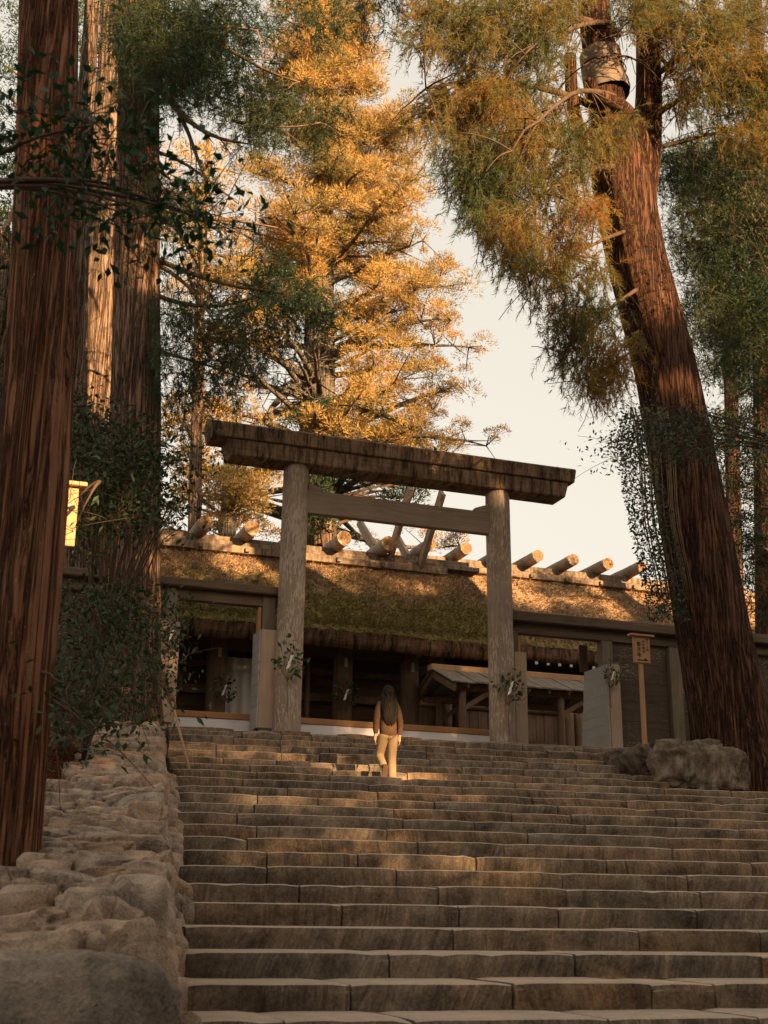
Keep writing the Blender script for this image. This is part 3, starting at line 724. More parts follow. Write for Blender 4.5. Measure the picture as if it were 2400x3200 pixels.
for i in range(20):
    x = X0 + .35 + i * .375
    beam('rafter', (x, 33.22, 7.86), (x, 34.9, 9.0), .09, .12, M['dark_wood'], gb, .006)
    box('rafter_tip', x - .045, x + .045, 33.17, 33.21, 7.81, 7.91, M['white_tip'], gb, .004)
for px in (1640, 1880): 
    p = at(px / K, 2100 / K, Y=34.4); cyl('pillar', (p[0], 34.4, 4.0), (p[0], 34.4, 8.1), .24, .24, M['dark_post'], gb, 20)

# roofed board shelter between the halls
sh = tag(empty('roofed_shelter', (13, 29, 4.05)), 'small open shelter with grey plank roof behind the right torii pillar', 'shelter')
r0 = at(1342 / K, 2092 / K, Y=29.6); r1 = at(1836 / K, 2132 / K, Y=29.6); zr = (r0[2] + r1[2]) / 2
e0 = at(1422 / K, 2131 / K, Y=28.3); e1 = at(1836 / K, 2165 / K, Y=28.3); ze = (e0[2] + e1[2]) / 2
sx0, sx1 = r0[0], r1[0] + .9
box('ridge_beam', sx0, sx1, 29.45, 29.75, zr - .02, zr + .13, M['sign_wood'], sh)
nb = 26
for i in range(nb):
    x0 = sx0 + .05 + (sx1 - sx0 - .1) * i / nb; x1 = x0 + (sx1 - sx0 - .1) / nb - .012; j = random.uniform(-.012, .012)
    for s in (-1, 1):
        V = [(x0, 29.6 + s * 1.35, ze + j), (x1, 29.6 + s * 1.35, ze + j), (x1, 29.6 + s * .1, zr - .03 + j), (x0, 29.6 + s * .1, zr - .03 + j)]
        V = V + [(a, b, c + .035) for a, b, c in V]
        F = [[0, 1, 2, 3], [4, 5, 6, 7], [0, 1, 5, 4], [1, 2, 6, 5], [2, 3, 7, 6], [3, 0, 4, 7]]
        mesh_obj('roof_board', np.array(V), F, M['shelter_board'], sh)
for s in (-1, 1):
    for x in (sx0 + .12, sx1 - .12): beam('barge_board', (x, 29.6, zr - .12), (x, 29.6 + s * 1.36, ze - .13), .06, .16, M['shelter_wood'], sh)
    box('purlin', sx0 + .2, sx1 - .2, 29.6 + s * .95 - .07, 29.6 + s * .95 + .07, ze - .12, ze + .02, M['shelter_wood'], sh)
    for i in range(9):
        x = sx0 + .5 + i * (sx1 - sx0 - 1) / 8
        beam('rafter', (x, 29.6 + s * .05, zr - .1), (x, 29.6 + s * 1.3, ze - .06), .05, .07, M['shelter_wood'], sh, .004)
for px in (1373, 1445, 1752):
    yy = 30.5 if px == 1373 else 28.65
    p = at(px / K, 2200 / K, Y=yy); cyl('post', (p[0], yy, 4.0), (p[0], yy, ze - .06), .095, .09, M['shelter_wood'], sh, 16)
    beam('brace', (p[0] + .02, yy - .02, ze - .55), (p[0] + .75, yy - .02, ze - .1), .07, .12, M['shelter_wood'], sh)

# board fence of the inner court
bf = tag(empty('board_fence', (15, 32.3, 4.05)), 'weathered brown board fence topped by a pale mossy log', 'fence')
f0 = at(1302 / K, 2190 / K, Y=32.2); f1 = at(1832 / K, 2222 / K, Y=32.2); zf = (f0[2] + f1[2]) / 2
cyl('top_log', (f0[0] - .4, 32.2, zf), (f1[0] + 3, 32.2, zf + .03), .17, .16, M['mossy_log'], bf, 20, 24, .006)
x = f0[0] - .2
while x < f1[0] + 2:
    w = random.uniform(.24, .36); box('board', x, x + w - .008, 32.24 + random.uniform(-.008, .008), 32.28, 4.0, zf - .1, M['panel'], bf, .006); x += w
for z in (4.75, 5.3): box('rail', f0[0] - .3, f1[0] + 2, 32.13, 32.23, z, z + .14, M['panel'], bf)
for px in (1395, 1432, 1775, 1810): p = at(px / K, 2230 / K, Y=32.0); cyl('post', (p[0], 32.0, 4.0), (p[0], 32.0, zf - .05), .16, .16, M['panel' if px != 1432 else 'dark_post'], bf, 16)

# little hut behind the bushes on the left
ht = tag(empty('guard_hut', (2.3, 27, 4.05)), 'small pale walled hut half hidden behind the left bushes', 'hut')
p0 = at(150, 1300, Y=26.5); p1 = at(240, 1300, Y=26.5)
box('wall', p0[0] - 1, p1[0] + .5, 26.5, 28.5, 4.0, 6.9, M['pale_wood'], ht)
for x in np.arange(p0[0] - .3, p1[0] + .1, .085): box('lattice_bar', x, x + .03, 26.44, 26.49, 6.15, 6.6, M['fence_post'], ht, .003)
box('window_frame', p0[0] - .4, p1[0] + .12, 26.42, 26.48, 6.06, 6.14, M['fence_beam'], ht, .004); box('window_frame', p0[0] - .4, p1[0] + .12, 26.42, 26.48, 6.61, 6.69, M['fence_beam'], ht, .004)
V = [(p0[0] - 1.6, 25.8, 6.75), (p1[0] + 1.1, 25.8, 6.75), (p1[0] + 1.1, 27.5, 8.1), (p0[0] - 1.6, 27.5, 8.1), (p0[0] - 1.6, 29.2, 6.75), (p1[0] + 1.1, 29.2, 6.75)]
V = V + [(a, b, c - .16) for a, b, c in V]
mesh_obj('roof', np.array(V), [[0, 1, 2, 3], [3, 2, 5, 4], [6, 7, 1, 0], [7, 8, 2, 1], [8, 11, 5, 2], [6, 9, 8, 7], [9, 10, 11, 8], [0, 3, 9, 6], [3, 4, 10, 9], [4, 5, 11, 10]], M['dark_wood'], ht)
#__PART2__
# ------------------------------------------------------------------ trees
def trunk_mesh(path, radii, seg=96, step=.22, amp=.06, seed=0, flare=None):
    """Fibrous cedar trunk along a smooth path: raised strips of bark that run up it and drift round it."""
    r = np.random.default_rng(seed)
    P = np.asarray(path, float); s = np.r_[0, np.cumsum(np.linalg.norm(np.diff(P, axis=0), axis=1))]
    n = max(6, int(s[-1] / step)); t = np.linspace(0, s[-1], n)
    C = np.stack([np.interp(t, s, P[:, i]) for i in range(3)], 1)
    if len(P) > 2:
        for _ in range(int(n * .06) + 2): C[1:-1] = (C[:-2] + 2 * C[1:-1] + C[2:]) / 4
    R = np.interp(t, s, radii)
    a = np.linspace(0, 2 * PI, seg, endpoint=False)
    ks = r.integers(9, 42, 16); ph = r.uniform(0, 2 * PI, 16); w = r.normal(0, .35, 16)
    D = np.zeros((n, seg))
    for k, p, q in zip(ks, ph, w): D += np.sin(k * a[None, :] + p + q * t[:, None] + .8 * np.sin(t[:, None] * .5 + p)) * (11. / k) ** .5
    D /= 4
    lob = sum(np.sin(k * a[None, :] + p + .12 * t[:, None]) for k, p in ((2, ph[0]), (3, ph[1]), (5, ph[2]))) / 3
    Rr = R[:, None] * (1 + amp * D + .05 * lob)
    if flare is not None:
        h, g = flare; fl = np.clip(1 - t / h, 0, 1)[:, None] ** 2
        Rr = Rr * (1 + fl * g * (.5 + .5 * np.sin(5 * a + ph[3])[None, :] ** 2 + .25 * np.sin(9 * a + ph[4])[None, :]))
    T = unit(np.gradient(C, axis=0)); ref = np.array([0, 1., 0]); S = unit(np.cross(T, ref)); U = np.cross(S, T)
    V = C[:, None, :] + Rr[:, :, None] * (np.cos(a)[None, :, None] * S[:, None, :] + np.sin(a)[None, :, None] * U[:, None, :])
    V = V.reshape(-1, 3); i = np.arange(n * seg).reshape(n, seg); j = np.roll(i, -1, 1)
    F = np.stack([i[:-1], j[:-1], j[1:], i[1:]], -1).reshape(-1, 4)
    return V, F, C
def in_poly(px, py, poly):
    poly = np.asarray(poly, float); inside = np.zeros(len(px), bool); j = len(poly) - 1
    for i in range(len(poly)):
        xi, yi = poly[i]; xj, yj = poly[j]
        c = ((yi > py) != (yj > py)) & (px < (xj - xi) * (py - yi) / (yj - yi + 1e-9) + xi)
        inside ^= c; j = i
    return inside
def sample_poly(poly, n, Y0, Y1):
    poly = np.asarray(poly, float); lo, hi = poly.min(0), poly.max(0); out = []; c = 0
    while c < n:
        q = rng.uniform(lo, hi, (n * 2, 2)); q = q[in_poly(q[:, 0], q[:, 1], poly)]; out.append(q); c += len(q)
    q = np.concatenate(out)[:n]
    return at_many(q[:, 0], q[:, 1], rng.uniform(Y0, Y1, n))
def hanging_sprays(C, size, k=26, out=(0, 0, 0), droop=.7, w=.014, twist=.6):
    """Cedar sprays: a drooping twig with many fine branchlets; C (m,3) twig bases."""
    m = len(C); ax = unit(np.asarray(out)[None, :] + rng.normal(0, .55, (m, 3)) + np.array([0, 0, -droop])); sz = size * rng.uniform(.6, 1.35, m)
    t = rng.random((m, k)); bend = np.array([0, 0, -.35])
    base = C[:, None, :] + ax[:, None, :] * (t * sz[:, None])[..., None] + bend * ((t ** 2) * sz[:, None])[..., None]
    tang = unit(ax[:, None, :] + bend * 2 * t[..., None])
    d = unit(tang * rng.uniform(.5, 1.2, (m, k, 1)) + rng.normal(0, twist, (m, k, 3)) + np.array([0, 0, .10]))
    L = sz[:, None] * rng.uniform(.22, .5, (m, k)) * (1.1 - .55 * t)
    return blades(base.reshape(-1, 3), d.reshape(-1, 3), L.ravel(), np.full(m * k, w) * rng.uniform(.7, 1.4, m * k))
def tufts(C, rad, k=150, w=.045, lift=.35, flat=.62):
    """Rounded cushions of foliage: blades bristling out of the upper shell of each clump."""
    m = len(C); rad = np.broadcast_to(rad, (m,)) * rng.uniform(.6, 1.3, m)
    d = unit(rng.normal(0, 1, (m, k, 3))); d[..., 2] = np.where(d[..., 2] < -.35, -d[..., 2], d[..., 2])
    rr = rng.uniform(.45, 1., (m, k)) * rad[:, None]
    base = C[:, None, :] + d * rr[..., None] * np.array([1, 1, flat])
    dd = unit(d + rng.normal(0, .45, (m, k, 3)) + np.array([0, 0, lift]))
    L = rad[:, None] * rng.uniform(.16, .36, (m, k))
    return blades(base.reshape(-1, 3), dd.reshape(-1, 3), L.ravel(), np.full(m * k, w) * rng.uniform(.7, 1.5, m * k))
def leaves(C, L, W, up=.4):
    """Flat pointed leaves, folded a little along the midrib."""
    n = len(C); d = unit(rng.normal(0, 1, (n, 3)) + np.array([0, 0, -.15])); s = unit(np.cross(d, rng.normal(0, 1, (n, 3)) * .6 + np.array([0, 0, 1.])))
    nn = np.cross(s, d); L = (np.full(n, L) * rng.uniform(.7, 1.3, n))[:, None]; W = (np.full(n, W) * rng.uniform(.75, 1.25, n))[:, None]
    V = np.stack([C, C + d * L * .45 + s * W / 2 + nn * W * .16, C + d * L, C + d * L * .45 - s * W / 2 + nn * W * .16], 1).reshape(-1, 3)
    i = np.arange(n)[:, None] * 4
    return V, np.concatenate([i + np.array([[0, 1, 2]]), i + np.array([[0, 2, 3]])], 0)
def join(parts):
    V = []; F = []; n = 0
    for v, f in parts: V.append(v); F.append(f + n); n += len(v)
    return np.concatenate(V), np.concatenate(F)
def limb(acc, p, q, r0, r1, sag=.1, jit=.06, n=9, seg=7):
    p = np.asarray(p, float); q = np.asarray(q, float); t = np.linspace(0, 1, n)[:, None]; L = np.linalg.norm(q - p)
    P = p + (q - p) * t + np.array([0, 0, 1.]) * (sag * L * 4 * t * (1 - t)) + np.cumsum(rng.normal(0, jit * L / n, (n, 3)), 0) * t
    acc.tube(P, np.linspace(r0, r1, n), seg); return P

def px_path(pts):       # [(x, y, depth)] -> world points
    return [at(x, y, Y=Y) for x, y, Y in pts]

# near trunk on the left
Yn = 9.2
t1 = tag(empty('cedar_tree', at(0, 1960, Y=Yn)), 'thick red-brown cedar trunk nearest on the left edge', 'tree', 'cedar trunks on the left')
V, F, C1 = trunk_mesh(px_path([(-22, 2150, Yn), (-8, 1900, Yn), (28, 1500, Yn), (64, 1150, Yn), (82, 900, Yn), (100, 400, Yn), (106, 0, Yn), (112, -700, Yn)]), [.30, .285, .27, .262, .258, .24, .235, .2], 132, .16, .016, 3)
mesh_obj('trunk', V, F, M['bark_near'], t1, True)
# middle trunk on the left
Ym = 22.4
t2 = tag(empty('cedar_tree', at(285, 1570, Y=Ym)), 'straight tall cedar trunk behind the top end of the low wall', 'tree', 'cedar trunks on the left')
V, F, C2 = trunk_mesh(px_path([(283, 1620, Ym), (286, 1500, Ym), (290, 1200, Ym), (292, 900, Ym), (294, 600, Ym), (298, 300, Ym), (300, 0, Ym), (303, -500, Ym)]), [.52, .48, .445, .45, .43, .41, .39, .30], 120, .2, .02, 11, (1.2, .16))
mesh_obj('trunk', V, F, M['bark_mid'], t2, True)
# sunlit trunk behind it, with a broken second stem
Yb = 27.5
t3 = tag(empty('cedar_tree', at(195, 1400, Y=Yb)), 'paler sunlit cedar trunk with a snapped stub, standing between the other two trunks', 'tree', 'cedar trunks on the left')
V, F, _ = trunk_mesh(px_path([(190, 1650, Yb), (192, 1400, Yb), (200, 1000, Yb), (212, 700, Yb), (224, 450, Yb), (242, 150, Yb), (252, -200, Yb)]), [.60, .58, .53, .48, .42, .34, .28], 100, .25, .025, 21)
mesh_obj('trunk', V, F, M['bark_red'], t3, True)
V, F, _ = trunk_mesh(px_path([(192, 760, Yb + .1), (188, 600, Yb + .1), (184, 455, Yb + .1)]), [.33, .26, .17], 60, .25, .05, 5)
mesh_obj('broken_stem', V, F, M['bark_red'], t3, True)
Yt = 25.5
t4 = tag(empty('cedar_tree', at(185, 1200, Y=Yt)), 'slender cedar stem rising beside the nearest trunk at the top left', 'tree', 'cedar trunks on the left')
V, F, _ = trunk_mesh(px_path([(150, 1500, Yt), (165, 800, Yt), (172, 420, Yt), (186, 200, Yt), (200, 0, Yt), (214, -250, Yt)]), [.24, .22, .20, .185, .165, .13], 60, .25, .04, 8)
mesh_obj('trunk', V, F, M['bark_red'], t4, True)

# boughs and hanging foliage of the middle-left cedar
acc = Acc()
for (a, b, r, sg) in (((345, 190, 22.2), (520, 300, 20.2), .07, -.10), ((340, 170, 22.2), (470, 520, 21.), .06, .12), ((345, 100, 22.2), (560, 60, 20.4), .07, .08), ((340, 560, 22.3), (620, 640, 20.6), .06, -.04),
                      ((345, 640, 22.3), (560, 640, 21), .05, -.10), ((345, 575, 22.3), (480, 720, 21), .05, .08), ((350, 20, 22.4), (640, 180, 19.8), .06, -.02), ((330, 480, 22.4), (610, 500, 21.4), .05, .05),
                      ((345, 760, 22.4), (520, 820, 21.4), .04, .02), ((500, 260, 20.3), (690, 270, 19.6), .035, -.06), ((345, 330, 22.3), (520, 440, 21.4), .04, .06)):
    P = limb(acc, at(a[0], a[1], Y=a[2]), at(b[0], b[1], Y=b[2]), r, r * .3, sg)
    for i in range(2, 9):
        limb(acc, P[i], P[i] + rng.normal(0, .35, 3) + np.array([.2, 0, -.35]), r * .22, .006, .05, .1, 5, 5)
acc.build('limbs', M['twig'], t2)
parts = []
for poly, nc, ns, y0, y1, sp in (
        ([(270, -20), (640, -20), (590, 70), (570, 150), (650, 205), (705, 260), (690, 305), (600, 300), (560, 255), (520, 290), (470, 240), (420, 190), (350, 215), (300, 160), (250, 90)], 135, 24, 19.6, 22.6, .30),
        ([(560, 200), (640, 205), (700, 255), (690, 310), (600, 305), (545, 290)], 24, 24, 19.4, 20.6, .26),
        ([(345, 400), (430, 400), (530, 470), (610, 560), (700, 620), (715, 670), (640, 720), (560, 790), (500, 860), (430, 905), (350, 880), (345, 700)], 105, 18, 20.4, 22.6, .30),
        ([(250, 180), (345, 230), (320, 330), (260, 260)], 6, 12, 21.2, 21.8, .2), ([(640, -20), (790, -20), (780, 30), (700, 60), (640, 60)], 10, 18, 19.5, 21, .3)):
    cc = sample_poly(poly, nc, y0, y1)
    P = (cc[:, None, :] + rng.normal(0, sp, (nc, ns, 3)) * np.array([1, 1, .7])).reshape(-1, 3)
    for px_, py_ in ((222, 560), (220, 640), (218, 720), (214, 800), (210, 860), (322, 610)):       # clefts in the crown that let the sun onto the trunks
        v = P - at(px_, py_, Y=26.9 if px_ < 300 else 21.8); tt = v @ TOSUN
        P = P[~((np.linalg.norm(v - tt[:, None] * TOSUN, axis=1) < .62) & (tt > 0))] if px_ < 300 else P[~((np.linalg.norm(v - tt[:, None] * TOSUN, axis=1) < .5) & (tt > 0))]
    parts.append(hanging_sprays(P, .42, 30, (.12, -.1, 0), .55, .013))
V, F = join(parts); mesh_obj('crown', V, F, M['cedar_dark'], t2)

# great golden cedar behind the halls
Yc = 44.
t5 = tag(empty('cedar_tree', (at(688, 1100, Y=Yc)[0], Yc, 4.0)), 'huge golden sunlit cedar towering behind the thatched halls', 'tree')
base = at(686, 900, Y=Yc); top = at(705, -350, Y=Yc)
V, F, C5 = trunk_mesh([(base[0], Yc, 3.9), (base[0], Yc, base[2]), at(692, 600, Y=Yc), at(700, 200, Y=Yc), top], [1.0, .66, .52, .34, .10], 80, .4, .035, 17)
mesh_obj('trunk', V, F, M['bark_grey'], t5, True)
acc = Acc(); cl = []; clr = []
ctr = lambda py: np.interp(py, [-350, 200, 600, 900, 1100], [705, 700, 692, 686, 686])
Rt = lambda py: np.interp(py, [-350, -150, 0, 200, 300, 400, 500, 600, 700, 800, 900, 1000, 1100], [10, 60, 100, 165, 205, 195, 215, 250, 290, 385, 400, 350, 290])
Lf = lambda py: np.interp(py, [-350, -150, 0, 200, 400, 600, 800, 900, 1000, 1150], [10, 60, 110, 170, 240, 300, 340, 350, 350, 330])
mpp = K / 4021 * 47.                               # metres per photo unit at that distance (about)
nb = 190
for i in range(nb):
    py = -330 + (1440) * ((i + rng.random()) / nb)
    az = rng.uniform(0, 2 * PI) if i % 3 else rng.uniform(-PI * .9, -PI * .1)
    side = .5 + .5 * math.cos(az)
    Rm = (Rt(py) * side + Lf(py) * (1 - side)) * mpp * rng.uniform(.55, 1.16)
    p0 = at(ctr(py), py, Y=Yc); dv = np.array([math.cos(az), math.sin(az), 0])
    rise = rng.uniform(-.22, .12)
    q = p0 + dv * Rm + np.array([0, 0, rise * Rm])
    P = limb(acc, p0 - dv * .1 - np.array([0, 0, .12 * Rm]), q, .03 + .032 * Rm ** .9, .02, rng.uniform(-.05, .12), .08, 10, 6)
    for j in range(3, 10):
        if rng.random() < .25 + .07 * (j - 3) or j > 7:
            for _ in range(rng.integers(3, 6)):
                c = P[j] + rng.normal(0, .36 + .07 * Rm * .4, 3) * np.array([1, 1, .62]) + np.array([0, 0, .15])
                cl.append(c); clr.append(rng.uniform(.30, .66) * (1 if py > 100 else .85))
                limb(acc, P[j], c, .030, .010, 0, .06, 4, 4)
# a few bold boughs seen against the sky
for a, b, r in (((650, 880), (520, 930), .26), ((655, 830), (580, 900), .22), ((700, 790), (830, 720), .16), ((705, 860), (900, 940), .14), ((690, 560), (810, 560), .12), ((690, 540), (600, 520), .12)):
    limb(acc, at(a[0], a[1], Y=Yc), at(b[0], b[1], Y=Yc - 2.5), r, r * .35, .06, .1, 12, 8)
acc.build('limbs', M['bark_grey'], t5)
cl = np.array(cl); d_ = cl - EYE; u_ = (1200 + 4021 * (d_ @ RGT) / (d_ @ FWD)) / K; v_ = (1600 - 4021 * (d_ @ UP) / (d_ @ FWD)) / K
ok = ~((u_ > 640) & (u_ < 728) & (v_ > 655) & (v_ < 890) & (cl[:, 1] < Yc + .3))           # the bare bole shows between two storeys of boughs
ok &= ~((u_ < 650) & (v_ > 700) & (rng.random(len(cl)) < .55)); ok &= ~((v_ > 980) & (rng.random(len(cl)) < .5))
ok &= ~((u_ > 560) & (u_ < 665) & (v_ > 765) & (v_ < 900))
cl = cl[ok]; clr = np.array(clr)[ok]; print('golden clumps', len(cl))
V, F = tufts(cl, clr, 210, .029, .15, .9)
mesh_obj('crown', V, F, M['golden'], t5)

# lower, farther trees behind the halls
def clump_tree(label, trunk_pts, tr, poly, n, Y0, Y1, rad, mat, bark, k=150, w=.045, name='cedar_tree', grp=None, nl=14, flat=.62):
    t = tag(empty(name, px_path(trunk_pts)[0]), label, 'tree', grp)
    V, F, C = trunk_mesh(px_path(trunk_pts), tr, 48, .4, .04, int(rng.integers(999)))
    mesh_obj('trunk', V, F, M[bark], t, True)
    cc = sample_poly(poly, n, Y0, Y1); a = Acc()
    for c in cc[::max(1, n // nl)]:
        j = np.argmin(np.abs(C[:, 2] - (c[2] - .6))); a = Acc(); limb(a, C[j], c, .08, .02, .05, .08, 8, 5); a.build('limb', M['twig'], t)
    V, F = tufts(cc, np.full(n, rad), k, w, flat=flat); mesh_obj('crown', V, F, M[mat], t)
    return t
clump_tree('olive cedar foliage low behind the left of the thatched hall', [(490, 1180, 40), (500, 1000, 40), (520, 860, 40)], [.3, .22, .1],
           [(335, 880), (420, 860), (520, 900), (470, 960), (600, 1010), (600, 1160), (340, 1150), (400, 1060), (350, 980)], 90, 38, 42, .6, 'golden', 'bark_grey')
clump_tree('dark cedar crown showing through the torii under its tie beam', [(700, 1230, 42), (700, 1100, 42), (700, 980, 42)], [.5, .4, .2],
           [(620, 900), (760, 870), (880, 920), (960, 960), (930, 1060), (900, 1100), (760, 1130), (640, 1180)], 80, 40, 43, .6, 'cedar_dark', 'bark_red')

# leaning cedar on the right
Yr = 20.3
t6 = tag(empty('leaning_cedar', at(1600, 1700, Y=Yr)), 'massive leaning red-barked cedar on the right, forked and bandaged high up', 'tree')
Pt = px_path([(1640, 1790, Yr), (1600, 1650, Yr), (1548, 1400, Yr), (1495, 1100, Yr), (1440, 800, Yr), (1375, 560, Yr), (1345, 400, Yr - .1), (1320, 270, Yr - .2)])
V, F, C6 = trunk_mesh(Pt, [.93, .80, .70, .66, .62, .60, .62, .46], 150, .16, .026, 41, (2.4, .42))
mesh_obj('trunk', V, F, M['bark_deep'], t6, True)
V, F, _ = trunk_mesh(px_path([(1335, 400, Yr - .1), (1318, 270, Yr - .15), (1302, 170, Yr - .1), (1285, 40, Yr), (1275, -80, Yr), (1265, -500, Yr)]), [.44, .40, .375, .34, .31, .18], 90, .18, .03, 43)
mesh_obj('stem', V, F, M['bark_deep'], t6, True)
V, F, _ = trunk_mesh(px_path([(1372, 470, Yr), (1395, 340, Yr - .05), (1402, 200, Yr), (1398, 60, Yr + .1), (1400, -300, Yr + .3)]), [.39, .32, .275, .24, .18], 80, .18, .03, 44)
mesh_obj('stem', V, F, M['bark_deep'], t6, True)
V, F, _ = trunk_mesh(px_path([(1395, 400, Yr - .2), (1388, 300, Yr - .45), (1350, 232, Yr - .6), (1290, 210, Yr - .75), (1272, 170, Yr - .8)]), [.16, .17, .16, .14, .08], 40, .12, .05, 45)
mesh_obj('crooked_limb', V, F, M['bark_deep'], t6, True)
V, F, _ = trunk_mesh(px_path([(1262, 330, Yr - .3), (1235, 215, Yr - .5), (1232, 120, Yr - .55)]), [.12, .13, .12], 40, .15, .04, 46)
mesh_obj('stub', V, F, M['bark_deep'], t6, True)
# burlap bandage round the stem
V, F, _ = trunk_mesh(px_path([(1314, 205, Yr - .14), (1304, 160, Yr - .1), (1297, 118, Yr - .08)]), [.47, .455, .44], 64, .05, .012, 47)
w_ = tag(mesh_obj('cloth_bandage', V, F, M['wrap'], None, True), 'grey burlap bandage wound round the upper stem of the leaning cedar', 'bandage')
for yy in (150, 175, 192):
    c = at(1304 + (yy - 150) * .2, yy, Y=Yr - .12); a_ = np.linspace(0, 2 * PI, 40)
    Vt, Ft = tube_arrays(c + .465 * np.stack([np.cos(a_), np.sin(a_), .10 * np.sin(a_ * 1. + yy)], 1), .012, 6, False); mesh_obj('cord', Vt, Ft, M['broom'], w_, True)
acc = Acc(); tips = []; LP = []
for (a, b, r, sg) in (((1290, 60, 18.2), (960, 20, 16.4), .10, .06), ((1262, 230, 18.2), (940, 215, 16.6), .09, .08), ((1300, 330, 18.1), (985, 330, 17.0), .08, .06), ((1300, 350, 18.0), (1090, 500, 16.4), .07, .08),
                      ((1340, 480, 18.1), (1170, 620, 17.2), .05, .06), ((1360, 600, 18.1), (1220, 760, 17.4), .05, .05), ((1380, 700, 18.2), (1270, 850, 17.6), .04, .03), ((1290, 200, 18.0), (1120, 330, 15.6), .07, .1),
                      ((1280, 40, 18.2), (1120, 120, 15.8), .07, .05), ((1410, 260, 18.3), (1560, 180, 17.2), .08, .08), ((1405, 180, 18.4), (1600, 60, 17.2), .08, .06), ((1410, 320, 18.3), (1640, 260, 17.6), .06, .02), ((1300, -40, 18.4), (1000, -60, 17), .08, .05),
                      ((1410, 150, 18.3), (1330, 60, 16.8), .05, .1), ((1330, 120, 18.0), (1400, 150, 17.4), .04, .2)):
    P = limb(acc, at(a[0] + (45 if b[0] < a[0] else -25), a[1] + 12, Y=a[2] + 1.95), at(b[0], b[1], Y=b[2] + 1.9), r, r * .25, sg, .08, 11); LP.append(P[3:])
    for i in range(3, 11):
        for _ in range(2): limb(acc, P[i], P[i] + rng.normal(0, .42, 3) + np.array([-.1, 0, -.3]), r * .25, .006, .08, .12, 6, 5)
LP = np.concatenate(LP)
parts = []
for poly, nc, ns, y0, y1, sp, out, dr in (
        ([(885, -30), (1250, -30), (1250, 120), (1230, 230), (1150, 260), (1060, 200), (985, 140), (905, 90)], 62, 26, 15.8, 18.2, .27, (-.3, -.1, 0), .7),
        ([(900, 235), (985, 150), (1120, 190), (1250, 250), (1290, 330), (1230, 380), (1120, 360), (1010, 350), (955, 320)], 58, 26, 16, 18., .27, (-.3, -.1, 0), .8),
        ([(960, 330), (1120, 340), (1270, 370), (1310, 450), (1240, 520), (1170, 560), (1080, 520), (1015, 440)], 52, 26, 16.2, 17.8, .27, (-.25, -.1, 0), .9),
        ([(1080, 520), (1200, 540), (1300, 500), (1330, 620), (1280, 690), (1195, 690), (1150, 595)], 24, 20, 16.8, 18., .24, (-.2, -.1, 0), .8),
        ([(1190, 670), (1300, 650), (1370, 720), (1385, 800), (1345, 860), (1285, 870), (1245, 825), (1210, 765)], 26, 20, 17.2, 18.2, .24, (-.15, -.1, 0), .9),
        ([(1330, -30), (1700, -30), (1700, 170), (1560, 170), (1480, 110), (1400, 60)], 64, 26, 16.4, 18.4, .28, (.2, -.1, 0), .4),
        ([(1420, 120), (1700, 150), (1700, 330), (1560, 300), (1440, 200)], 40, 24, 16.6, 18.2, .28, (.2, -.1, 0), .5),
        ([(1270, 230), (1370, 250), (1330, 320), (1270, 310)], 6, 16, 17.2, 17.5, .14, (-.1, -.2, 0), .7),
        ([(1320, -30), (1400, -20), (1390, 40), (1330, 40)], 6, 16, 17, 17.5, .2, (0, -.2, 0), .6)):
    cc = sample_poly(poly, nc, y0 + 1.9, y1 + 1.9)
    for c in cc: limb(acc, LP[np.argmin(np.linalg.norm(LP - c, axis=1))], c, .018, .006, .08, .1, 7, 5)
    P = (cc[:, None, :] + rng.normal(0, sp * .72, (nc, ns, 3)) * np.array([1, 1, .8])).reshape(-1, 3)
    d_ = P - EYE; u_ = (1200 + 4021 * (d_ @ RGT) / (d_ @ FWD)) / K; v_ = (1600 - 4021 * (d_ @ UP) / (d_ @ FWD)) / K
    P = P[~((u_ > 1245) & (u_ < 1345) & (v_ > 100) & (v_ < 225) & (rng.random(len(P)) < .85))]
    parts.append(hanging_sprays(P, .46, 36, out, dr, .0125, .42))
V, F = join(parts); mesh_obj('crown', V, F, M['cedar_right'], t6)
acc.build('limbs', M['dark_twig'], t6)
# ivy on its left flank
parts = []
n = 2900
q = sample_poly([(1345, 880), (1400, 900), (1425, 1000), (1450, 1100), (1475, 1230), (1488, 1340), (1400, 1345), (1388, 1260), (1360, 1120), (1335, 980)], n, 19.3, 20.0)
hang = sample_poly([(1310, 940), (1345, 905), (1420, 1010), (1440, 1200), (1450, 1330), (1405, 1350), (1385, 1240), (1355, 1120), (1330, 1010)], 1100, 19.1, 19.8)
iv = tag(empty('ivy', at(1440, 1350, Y=19.7)), 'dark ivy hanging down the left flank of the leaning cedar', 'ivy')
V, F = leaves(np.concatenate([q, hang]), .075, .04); mesh_obj('leaves', V, F, M['ivy'], iv)
acc = Acc()
for _ in range(26):
    x = random.uniform(1360, 1440); acc.tube([at(x + 5 * math.sin(i) + i * 7, 880 + i * 52, Y=19.5) for i in range(9)], np.linspace(.012, .006, 9), 4)
acc.build('stems', M['twig'], iv)

